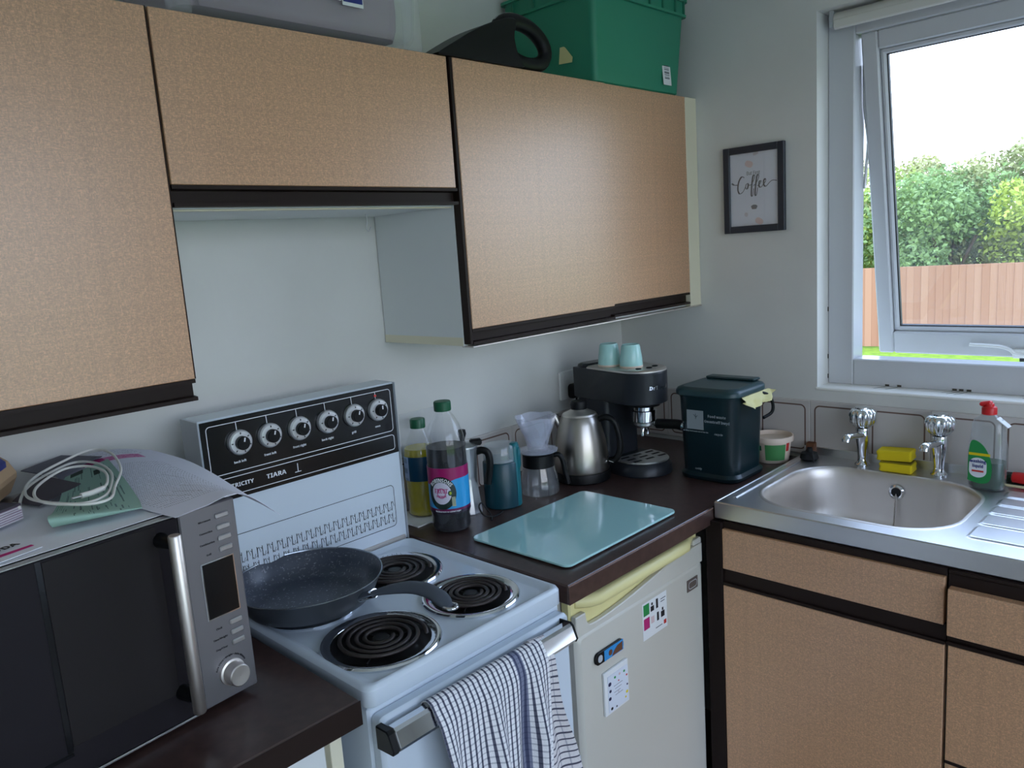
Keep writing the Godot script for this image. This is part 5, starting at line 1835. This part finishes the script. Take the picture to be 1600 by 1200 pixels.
	for i in 6:
		for j in 8:
			b.quad(oct[i][j], oct[i][(j + 1) % 8], oct[i + 1][(j + 1) % 8], oct[i + 1][j])
	b.fan(oct[0], true)
	part(t, "body", b, "steel")
	b = MB.new()
	b.lathe([[0.0355, 0.1642], [0.0355, 0.168], [0.022, 0.176], [0.006, 0.180], [0.0005, 0.180]], 24)
	var ld := part(t, "lid", b, "steel")
	b = MB.new()
	b.lathe([[0.006, 0.180], [0.007, 0.186], [0.0105, 0.196], [0.009, 0.206], [0.0005, 0.208]], 16)
	part(ld, "lid_knob", b, "black_plastic")
	b = MB.new()
	b.tube(curve([V(0.030, 0.150, 0.006), V(0.045, 0.154, 0.012), V(0.058, 0.145, 0.016), V(0.060, 0.115, 0.017), V(0.052, 0.070, 0.015)], 6), 0.0075, 10, 1.2)
	b.box(V(0.016, 0.166, -0.006), V(0.046, 0.182, 0.012), 0.004)
	part(t, "handle", b, "black_plastic")
	# flex trailing behind the grinder
	t = thing("power_cord", "thin black power cord looped on the worktop by the coffee grinder", "cord", V(-0.86, 0.9003, 0.20))
	b = MB.new()
	b.tube(curve([V(0.0, 0.0025, 0.035), V(0.022, 0.0025, 0.012), V(0.030, 0.012, -0.01), V(0.022, 0.028, -0.02), V(0.004, 0.024, -0.01), V(0.002, 0.008, 0.01), V(0.028, 0.0025, 0.022), V(0.06, 0.0025, 0.012)], 7), 0.002, 6)
	part(t, "cord", b, "black_matt")

func coffee_corner():
	# grinder
	var t := thing("coffee_grinder", "teal electric coffee grinder with clear lid", "coffee grinder", V(-0.756, 0.9003, 0.172), 0.0)
	var b := MB.new()
	b.lathe([[0.043, 0.0], [0.0455, 0.003], [0.0460, 0.05], [0.0450, 0.112], [0.043, 0.115], [0.041, 0.115], [0.040, 0.111], [0.0005, 0.111]], 36)
	part(t, "body", b, "teal_dark")
	b = MB.new()
	b.lathe([[0.0425, 0.1155], [0.0425, 0.148], [0.039, 0.1555], [0.030, 0.158], [0.0005, 0.1585]], 36, Vector3(), false, false)
	part(t, "lid", b, "smoked_clear")
	b = MB.new()
	b.lathe([[0.0395, 0.1155], [0.0395, 0.120], [0.0005, 0.121]], 30, Vector3(), false, false)
	part(t, "grinding_bowl", b, "lid_grey")
	b = MB.new()
	var a := 1.12
	b.x = Transform3D(Basis(Vector3.UP, PI / 2 - a), Vector3(cos(a) * 0.036, 0, sin(a) * 0.036))
	b.stack([[0.002, 0.030, 0.022, 0.009], [0.10, 0.029, 0.023, 0.009], [0.150, 0.029, 0.023, 0.009], [0.158, 0.025, 0.019, 0.008], [0.160, 0.017, 0.011, 0.005]], 5)
	part(t, "spine", b, "teal")
	b = MB.new()
	b.x = Transform3D(Basis(Vector3.UP, PI / 2 - a), Vector3(cos(a) * 0.0478, 0.122, sin(a) * 0.0478))
	b.prism(MB.rr(0.017, 0.052, 0.0084, 6), -0.002, 0.0025, 0.001, true)
	part(t, "press_button", b, "teal")
	# carafe and dripper
	t = thing("coffee_carafe", "small glass coffee carafe with black collar and handle", "carafe", V(-0.634, 0.9003, 0.186))
	b = MB.new()
	b.lathe([[0.046, 0.0], [0.050, 0.004], [0.0505, 0.020], [0.047, 0.045], [0.040, 0.075], [0.0385, 0.098], [0.0375, 0.098], [0.039, 0.075], [0.046, 0.045], [0.0495, 0.020], [0.047, 0.003]], 36, Vector3(), true, true)
	part(t, "glass", b, "thin_clear")
	b = MB.new()
	b.lathe([[0.0395, 0.072], [0.0415, 0.073], [0.0405, 0.104], [0.044, 0.108], [0.0425, 0.110], [0.0385, 0.106]], 36, Vector3(), false, false)
	part(t, "collar", b, "black_plastic")
	b = MB.new()
	var hd := V(0.62, 0, 0.78)
	b.tube(curve([hd * 0.038 + V(0, 0.098, 0), hd * 0.052 + V(0, 0.099, 0), hd * 0.062 + V(0, 0.085, 0), hd * 0.068 + V(0, 0.050, 0), hd * 0.074 + V(0, 0.022, 0)], 6), 0.0085, 10, 0.8)
	part(t, "handle", b, "black_plastic")
	b = MB.new()
	b.lathe([[0.003, 0.0], [0.003, 0.001], [0.0005, 0.0012]], 10, V(0, 0, 0))
	t = thing("coffee_dripper", "clear faceted cone coffee dripper standing on the glass carafe", "dripper", V(-0.634, 1.0107, 0.186))
	b = MB.new()
	b.lathe([[0.026, 0.0], [0.051, 0.001], [0.052, 0.004], [0.049, 0.006], [0.030, 0.0075], [0.024, 0.006]], 36)
	part(t, "flange", b, "cut_clear")
	b = MB.new()
	var n := 12
	var lv := [[0.026, 0.0078, 0.0], [0.028, 0.018, 0.5], [0.034, 0.040, 0.0], [0.045, 0.066, 0.5], [0.055, 0.090, 0.0], [0.051, 0.0905, 0.0], [0.042, 0.066, 0.5], [0.030, 0.040, 0.0], [0.014, 0.012, 0.5]]
	var ring := func(i, j):
		var an: float = -TAU * (j + lv[i][2]) / n
		return V(cos(an) * lv[i][0], lv[i][1] + (0.004 if i in [4, 5] and j % 2 == 0 else 0.0), sin(an) * lv[i][0])
	for i in lv.size() - 1:
		for j in n:
			if lv[i][2] == lv[i + 1][2]:
				b.quad(ring.call(i, j), ring.call(i, j + 1), ring.call(i + 1, j + 1), ring.call(i + 1, j))
			elif lv[i + 1][2] > lv[i][2]:
				b.tri(ring.call(i, j), ring.call(i, j + 1), ring.call(i + 1, j))
				b.tri(ring.call(i, j + 1), ring.call(i + 1, j + 1), ring.call(i + 1, j))
			else:
				b.tri(ring.call(i, j), ring.call(i + 1, j + 1), ring.call(i + 1, j))
				b.tri(ring.call(i, j), ring.call(i, j + 1), ring.call(i + 1, j + 1))
	part(t, "cone", b, "cut_clear")
	# kettle
	t = thing("kettle", "brushed steel jug kettle with black handle and base beside the coffee machine", "kettle", V(-0.475, 0.9003, 0.198))
	b = MB.new()
	b.lathe([[0.074, 0.0], [0.077, 0.003], [0.077, 0.020], [0.0755, 0.026], [0.0720, 0.0262]], 40)
	part(t, "base", b, "black_plastic")
	b = MB.new()
	b.lathe([[0.0735, 0.0266], [0.0745, 0.032], [0.0725, 0.07], [0.066, 0.115], [0.056, 0.155], [0.050, 0.172], [0.047, 0.176]], 44, Vector3(), true, false)
	part(t, "jug", b, "kettle_steel")
	b = MB.new()
	b.lathe([[0.0475, 0.1755], [0.045, 0.180], [0.034, 0.185], [0.026, 0.188], [0.022, 0.192]], 36)
	var kl := part(t, "lid", b, "steel_brushed")
	b = MB.new()
	b.lathe([[0.0215, 0.1922], [0.0225, 0.205], [0.0205, 0.213], [0.0190, 0.2135], [0.0005, 0.211]], 24)
	part(kl, "lid_knob", b, "black_plastic")
	b = MB.new()
	var kd := V(0.50, 0, 0.866)
	b.tube(curve([kd * 0.046 + V(0, 0.160, 0), kd * 0.070 + V(0, 0.168, 0), kd * 0.092 + V(0, 0.156, 0), kd * 0.104 + V(0, 0.120, 0), kd * 0.105 + V(0, 0.080, 0), kd * 0.092 + V(0, 0.052, 0), kd * 0.070 + V(0, 0.046, 0)], 6), 0.0085, 12, 1.25, V(0.866, 0, -0.5))
	part(t, "handle", b, "black_plastic")
	b = MB.new()
	var sd := V(-0.55, 0, -0.83)
	b.tube(curve([sd * 0.050 + V(0, 0.140, 0), sd * 0.062 + V(0, 0.160, 0), sd * 0.070 + V(0, 0.176, 0)], 5), 0.012, 12)
	part(t, "spout", b, "kettle_steel")
	b = MB.new()
	b.x = Transform3D(Basis(Vector3.UP, 0.42) * Basis(Vector3.RIGHT, -0.05), V(sin(0.42), 0.052, cos(0.42)) * V(0.0735, 1, 0.0735))
	b.prism(MB.rr(0.009, 0.022, 0.004, 4), -0.001, 0.002, 0.0005)
	part(t, "switch_plate", b, "black_plastic")
	b = MB.new()
	b.tube([V(sin(0.42), 0, cos(0.42)) * 0.075 + V(0, 0.050, 0), V(sin(0.42), 0, cos(0.42)) * 0.088 + V(0, 0.046, 0)], 0.004, 8, 0.5)
	part(t, "switch", b, "chrome")
	# wall socket with plug
	t = thing("wall_socket", "white double wall socket behind the kettle", "socket", V(-0.285, 1.112, 0.0095))
	b = MB.new()
	b.box(V(-0.043, -0.043, -0.009), V(0.103, 0.043, 0.0), 0.002)
	part(t, "faceplate", b, "white_gloss")
	for k in 2:
		bxp(t, "rocker", V(-0.022 + k * 0.06, 0.016, 0.0001), V(-0.010 + k * 0.06, 0.032, 0.003), "white_gloss", 0.001)
	t = thing("plug", "black mains plug in the wall socket behind the kettle", "plug", V(-0.272, 1.092, 0.0098))
	b = MB.new()
	b.x = Transform3D(Basis(Vector3.RIGHT, PI / 2), V(0, 0, 0))
	b.stack([[0.0, 0.046, 0.044, 0.012], [0.012, 0.046, 0.044, 0.012], [0.022, 0.036, 0.034, 0.010], [0.034, 0.026, 0.024, 0.008]], 5)
	part(t, "body", b, "black_plastic")
	b = MB.new()
	b.tube(curve([V(0, -0.018, 0.012), V(0, -0.04, 0.014), V(0.004, -0.10, 0.02), V(0.0, -0.185, 0.022)], 6), 0.003, 6)
	part(t, "cord", b, "black_matt")
	# espresso machine
	t = thing("espresso_machine", "slim dark grey espresso machine with chrome top and group head", "coffee machine", V(-0.335, 0.9003, 0.300), -0.21)
	b = MB.new()
	b.loft([slot(0.078, 0.0, -0.203, 0.0), slot(0.080, 0.004, -0.205, 0.0), slot(0.078, 0.022, -0.205, 0.0), slot(0.070, 0.034, -0.203, 0.0)], true, true, [1])
	part(t, "base", b, "machine_grey")
	b = MB.new()
	b.loft([slot(0.0702, 0.0345, -0.04, 0.0), slot(0.0712, 0.0365, -0.04, 0.0), slot(0.0685, 0.0400, -0.04, 0.0), slot(0.064, 0.0402, -0.04, 0.0)], true, true, [1, 2])
	var tr := part(t, "drip_tray", b, "steel")
	b = MB.new()
	for k in 9:
		var x := -0.045 + (k % 3) * 0.045
		var z := -0.022 + (k / 3) * 0.025
		b.x = Transform3D(Basis.IDENTITY, V(x, 0.0404, z))
		b.box(V(-0.014, 0, -0.004), V(0.014, 0.0006, 0.004), 0.0002)
	part(tr, "tray_slot", b, "black_matt")
	b = MB.new()
	b.stack([[0.034, 0.130, 0.125, 0.02, 0, -0.140], [0.196, 0.130, 0.125, 0.02, 0, -0.140]], 5)
	part(t, "column", b, "machine_grey")
	b = MB.new()
	b.loft([slot(0.062, 0.194, -0.198, 0.005), slot(0.0695, 0.198, -0.200, 0.005), slot(0.0700, 0.278, -0.200, 0.005), slot(0.0690, 0.282, -0.200, 0.005)], true, true, [1, 2])
	part(t, "head", b, "machine_grey")
	b = MB.new()
	b.loft([slot(0.0692, 0.2822, -0.140, 0.005), slot(0.0694, 0.286, -0.140, 0.005), slot(0.064, 0.2895, -0.138, 0.004)], true, true, [1])
	var tp := part(t, "top_plate", b, "steel_brushed")
	b = MB.new()
	b.stack([[0.2825, 0.130, 0.056, 0.02, 0, -0.171], [0.290, 0.126, 0.052, 0.02, 0, -0.171], [0.293, 0.112, 0.040, 0.016, 0, -0.171]], 5)
	part(t, "water_tank", b, "smoked_dark")
	b = MB.new()
	for q in [-0.03, 0.0, 0.03]:
		b.lathe([[0.008, 0.2896], [0.008, 0.2915], [0.006, 0.2922], [0.0005, 0.2922]], 16, V(q, 0, 0.038 - absf(q) * 0.3))
	part(tp, "button", b, "black_plastic")
	var ef := V(sin(0.0), 0, cos(0.0))
	lettering(t, "De'Longhi", 0.009, V(0, 0.240, 0.0752), Vector3.RIGHT, Vector3.UP, "chrome", true, true, 0.0702, 0.1)
	b = MB.new()
	b.lathe([[0.030, 0.142], [0.0335, 0.144], [0.0335, 0.172], [0.0300, 0.174], [0.0300, 0.194]], 30, V(0, 0, 0.012))
	part(t, "group_head", b, "chrome")
	b = MB.new()
	b.lathe([[0.044, 0.1865], [0.046, 0.194]], 30, V(0, 0, 0.012))
	part(t, "group_collar", b, "black_plastic")
	var pf := thing("portafilter", "portafilter with black handle locked under the espresso machine group head", "portafilter", V(-0.337, 1.0395, 0.312), 0.02)
	b = MB.new()
	b.lathe([[0.020, -0.012], [0.0285, -0.006], [0.029, 0.0015]], 26)
	part(pf, "basket", b, "steel")
	b = MB.new()
	for q in [-0.012, 0.012]:
		b.tube(curve([V(0, -0.010, 0), V(q * 0.7, -0.016, 0), V(q, -0.026, 0), V(q, -0.036, 0)], 4), 0.0062, 10)
	part(pf, "spout", b, "chrome")
	b = MB.new()
	b.tube([V(0, -0.002, 0.028), V(0, -0.001, 0.040)], 0.008, 12)
	b.lathe([[0.0105, 0.0], [0.0115, 0.002], [0.0005, 0.010]], 12, V(0, 0, 0))
	part(pf, "neck", b, "chrome")
	b = MB.new()
	b.tube(curve([V(0, -0.001, 0.040), V(0, 0.001, 0.065), V(0, 0.003, 0.10), V(0, 0.001, 0.118)], 5), 0.0135, 14)
	part(pf, "handle", b, "black_plastic")
	b = MB.new()
	b.tube([V(0, 0.001, 0.118), V(0, 0.001, 0.124)], 0.0128, 14)
	part(pf, "end_cap", b, "chrome")
	# cups upside down on the machine
	for k in 2:
		t = thing("espresso_cup", ["mint green espresso cup upside down on the coffee machine, the rear one", "mint green espresso cup upside down on the coffee machine, the front one"][k], "cup", [V(-0.345, 1.1902, 0.208), V(-0.343, 1.1902, 0.280)][k], 0.0, "mint cups on the coffee machine")
		b = MB.new()
		b.lathe([[0.0305, 0.0], [0.0312, 0.003], [0.0300, 0.024], [0.0255, 0.056], [0.0225, 0.0615], [0.0210, 0.0605], [0.0005, 0.0600]], 36)
		part(t, "cup_body", b, "mint")
		b = MB.new()
		b.lathe([[0.0306, -0.0002], [0.0314, 0.001], [0.0314, 0.0045], [0.0309, 0.005]], 36, Vector3(), false, false)
		part(t, "pale_rim", b, "tub_cream")
	# chopping board
	t = thing("chopping_board", "mint green glass chopping board on the worktop in front of the bottles", "chopping board", V(-0.778, 0.9003, 0.4240), 0.0)
	b = MB.new()
	b.stack([[0.0, 0.012, 0.012, 0.004, 0.16, 0.10]], 3, [], true, true)
	b = MB.new()
	for q in [V(-0.17, 0, -0.11), V(0.17, 0, -0.11), V(-0.17, 0, 0.11), V(0.17, 0, 0.11)]:
		b.lathe([[0.007, 0.0], [0.007, 0.0025]], 12, q)
	part(t, "foot", b, "ink_white")
	b = MB.new()
	b.stack([[0.0026, 0.391, 0.277, 0.016], [0.0038, 0.394, 0.280, 0.0175], [0.0070, 0.394, 0.280, 0.0175], [0.0080, 0.391, 0.277, 0.016]], 6, [1, 2])
	part(t, "glass", b, "mint_glass")

# outline of a slot: straight back at z0, half-round nose of radius r about z1
func slot(r: float, y: float, z0: float, z1: float) -> PackedVector3Array:
	var l := PackedVector3Array()
	l.append(V(-r, y, z0)); l.append(V(-r, y, z1 - 0.001))
	for k in 21:
		var a := PI - PI * k / 20.0
		l.append(V(cos(a) * r, y, z1 + sin(a) * r))
	l.append(V(r, y, z1 - 0.001)); l.append(V(r, y, z0))
	return l

func caddy_and_tub():
	var t := thing("food_caddy", "dark green food waste caddy with lid and bag liner in the corner", "caddy", V(-0.248, 0.9003, 0.492), 0.0)
	var b := MB.new()
	b.stack([[0.0, 0.166, 0.160, 0.035], [0.004, 0.176, 0.170, 0.040], [0.012, 0.178, 0.172, 0.040], [0.020, 0.162, 0.158, 0.036], [0.212, 0.170, 0.168, 0.034], [0.221, 0.174, 0.172, 0.034]], 8, [2, 3])
	part(t, "bin", b, "caddy_green")
	b = MB.new()
	b.stack([[0.2215, 0.180, 0.178, 0.034], [0.224, 0.186, 0.184, 0.036], [0.234, 0.186, 0.184, 0.036], [0.240, 0.178, 0.176, 0.034], [0.244, 0.158, 0.156, 0.030]], 8, [1])
	var ld := part(t, "lid", b, "caddy_lid")
	b = MB.new()
	b.box(V(0.045, 0.2445, -0.07), V(0.082, 0.251, 0.072), 0.004)
	part(ld, "hinge", b, "caddy_lid")
	b = MB.new()
	b.tube(curve([V(0.055, 0.215, 0.087), V(0.072, 0.205, 0.100), V(0.080, 0.180, 0.106), V(0.076, 0.160, 0.104), V(0.050, 0.150, 0.094)], 6), 0.0045, 8)
	part(t, "carry_handle", b, "black_plastic")
	b = MB.new()
	var rows := []
	for i in 8:
		var row := []
		for j in 15:
			var u := j / 14.0
			var v := i / 7.0
			var drop := (0.010 + 0.034 * sin(u * PI) * (0.8 + 0.2 * sin(u * 9.0))) * v
			row.append(V(lerpf(-0.052, 0.088, u), 0.2205 - drop + 0.012 * (u - 0.3) * v, 0.0885 + 0.010 * v + 0.007 * sin(u * 21.0 + v * 4.0) * v + 0.004 * sin(u * 9.0 - v * 7.0) * v + 0.010 * u * v))
		rows.append(row)
	b.sheet(rows, 0.0008)
	part(t, "bag_liner", b, "bag_liner", "crumpled pale yellow bag liner hanging out under the lid")
	var X := V(0, 0, 1)
	var at := func(y, z): return V(-0.0838 - (y - 0.02) * 0.005, y, z)
	b = MB.new()
	b.x = Transform3D(Basis(X, Vector3.UP, V(-1, 0, 0)), at.call(0.160, -0.026))
	b.prism(PackedVector2Array([Vector2(-0.024, -0.025), Vector2(0.024, -0.025), Vector2(0.024, 0.025), Vector2(-0.024, 0.025)]), 0.0006, 0.0012)
	var st := part(t, "sticker", b, "sticker_grey")
	b = MB.new()
	b.x = Transform3D(Basis(X, Vector3.UP, V(-1, 0, 0)), at.call(0.160, -0.026))
	b.line(Vector2(0.002, 0.002), Vector2(0.002, 0.016), 0.0012, 0.0014)
	b.line(Vector2(0.002, 0.008), Vector2(-0.004, 0.014), 0.0012, 0.0014)
	b.line(Vector2(0.002, 0.006), Vector2(0.007, 0.012), 0.0012, 0.0014)
	part(st, "tree_mark", b, "caddy_green")
	lettering(t, "Food waste", 0.0068, at.call(0.173, 0.036) + V(-0.001, 0, 0), X, Vector3.UP, "sticker_grey", true)
	lettering(t, "Gwastraff bwyd", 0.0068, at.call(0.158, 0.036) + V(-0.001, 0, 0), X, Vector3.UP, "sticker_grey", true)
	lettering(t, "Keep food waste out of the bin", 0.0032, at.call(0.129, -0.022) + V(-0.001, 0, 0), X, Vector3.UP, "sticker_grey", true)
	lettering(t, "recycle", 0.005, at.call(0.127, 0.04) + V(-0.001, 0, 0), X, Vector3.UP, "sticker_grey", true, false, 0, 0.2)
	lettering(t, "caddy", 0.005, at.call(0.030, -0.02) + V(-0.0015, 0, 0), X, Vector3.UP, "sticker_grey", true, false, 0, 0.2)
	# tub
	t = thing("tub", "small cream plastic tub with green label between the caddy and the sink", "tub", V(-0.070, 0.9003, 0.548))
	b = MB.new()
	b.lathe([[0.041, 0.0], [0.043, 0.003], [0.0495, 0.058], [0.0555, 0.059], [0.0565, 0.064], [0.0555, 0.073], [0.052, 0.0735], [0.051, 0.068], [0.0505, 0.062], [0.0005, 0.061]], 40)
	part(t, "pot", b, "tub_cream")
	b = MB.new()
	var r0 := []
	var r1 := []
	for k in 25:
		var a := lerpf(-0.62, 0.55, k / 24.0) - 0.92
		r0.append(V(sin(a) * 0.0496, 0.054, cos(a) * 0.0496))
		r1.append(V(sin(a) * 0.0446, 0.010, cos(a) * 0.0446))
	b.sheet([r0, r1], 0.0008)
	var lb := part(t, "label", b, "tub_green")
	b = MB.new()
	for w in [[-0.30, -0.08, "r"], [0.0, 0.0, ""]]:
		if w[2] == "": continue
		r0 = []
		r1 = []
		for k in 8:
			var a := lerpf(w[0], w[1], k / 7.0)
			r0.append(V(sin(a) * 0.0500, 0.058, cos(a) * 0.0500))
			r1.append(V(sin(a) * 0.0470, 0.034, cos(a) * 0.0470))
		b.sheet([r0, r1], 0.0008)
	part(lb, "red_patch", b, "ink_red")
	b = MB.new()
	r0 = []
	r1 = []
	for k in 8:
		var a := lerpf(-2.05, -1.78, k / 7.0)
		r0.append(V(sin(a) * 0.0492, 0.050, cos(a) * 0.0492))
		r1.append(V(sin(a) * 0.0474, 0.036, cos(a) * 0.0474))
	b.sheet([r0, r1], 0.0008)
	part(lb, "dark_patch", b, "cap_green")

func picture():
	var t := thing("framed_print", "small dark framed coffee print hanging on the wall left of the window", "picture", V(-0.001, 1.6425, 0.4727), -PI / 2)
	# local x runs towards the window, z into the room
	var b := MB.new()
	var w := 0.0888
	var h := 0.1163
	var f := 0.0185
	b.box(V(-w, -h, 0.0), V(-w + f, h, 0.013), 0.0012)
	b.box(V(w - f, -h, 0.0), V(w, h, 0.013), 0.0012)
	b.box(V(-w + f, h - f, 0.0), V(w - f, h, 0.013), 0.0012)
	b.box(V(-w + f, -h, 0.0), V(w - f, -h + f, 0.013), 0.0012)
	part(t, "frame", b, "frame_dark")
	var p := bxp(t, "print", V(-w + f - 0.001, -h + f - 0.001, 0.001), V(w - f + 0.001, h - f + 0.001, 0.006), "print_white")
	var z := 0.0063
	lettering(p, "But First", 0.0095, V(-0.002, 0.0435, z), Vector3.RIGHT, Vector3.UP, "ink_grey", false, false, 0, 0, 0.8)
	# script lettering as brush strokes
	b = MB.new()
	var strokes := [
		[[-0.066, 0.018], [-0.058, 0.013], [-0.046, 0.012]],
		[[-0.028, 0.030], [-0.036, 0.033], [-0.045, 0.020], [-0.048, 0.000], [-0.043, -0.012], [-0.033, -0.008], [-0.026, 0.003]],
		[[-0.026, 0.003], [-0.022, 0.012], [-0.017, 0.012], [-0.019, 0.001], [-0.024, 0.000], [-0.024, 0.010]],
		[[-0.017, 0.010], [-0.009, 0.009], [0.000, 0.022], [0.003, 0.033], [-0.002, 0.032], [-0.006, 0.010], [-0.008, -0.018], [-0.004, -0.020], [-0.001, -0.002]],
		[[-0.001, 0.006], [0.006, 0.012], [0.014, 0.026], [0.014, 0.034], [0.009, 0.030], [0.005, 0.006], [0.003, -0.018], [0.007, -0.019], [0.011, 0.000]],
		[[0.010, 0.004], [0.018, 0.010], [0.021, 0.017], [0.016, 0.015], [0.015, 0.003], [0.021, 0.000], [0.028, 0.008]],
		[[0.028, 0.008], [0.034, 0.014], [0.034, 0.021], [0.029, 0.017], [0.029, 0.005], [0.035, 0.001], [0.045, 0.010], [0.054, 0.015], [0.066, 0.013]]]
	for s in strokes:
		var c := []
		for q in s: c.append(Vector2(q[0], q[1] + 0.003))
		var l := curve(c, 6)
		for i in l.size() - 1:
			var d: Vector2 = l[i + 1] - l[i]
			var th := 0.0019 + (0.0024 if d.y < -absf(d.x) * 0.5 else 0.0)
			b.line(l[i] - d * 0.15, l[i + 1] + d * 0.15, th, z + 0.0001 + i * 0.000002)
	part(p, "script_word", b, "frame_dark")
	b = MB.new()
	b.x = Transform3D(Basis.IDENTITY, V(0.0, -0.050, z))
	var cup := PackedVector2Array([Vector2(-0.010, 0.004), Vector2(-0.006, -0.004), Vector2(0.006, -0.004), Vector2(0.010, 0.004), Vector2(0.004, 0.008), Vector2(-0.004, 0.008)])
	b.prism(cup, 0, 0.0003)
	part(p, "cup_drawing", b, "ink_grey")
	var pet := [[-0.014, 0.068, 0.024, 0.017, -0.4, "petal"], [0.006, 0.0935, 0.016, 0.008, 0.3, "petal_pale"], [-0.024, -0.067, 0.010, 0.012, 0.4, "petal_pale"], [0.014, -0.087, 0.024, 0.016, -0.5, "petal"]]
	for q in pet:
		b = MB.new()
		b.x = Transform3D(Basis(V(0, 0, 1), q[4]), V(q[0], q[1], z))
		b.prism(MB.rr(q[2], q[3], minf(q[2], q[3]) * 0.48, 5), 0, 0.0003)
		part(p, "petal", b, q[5])
	bxp(t, "glazing", V(-w + f - 0.0008, -h + f - 0.0008, 0.0085), V(w - f + 0.0008, h - f + 0.0008, 0.0095), "pane")
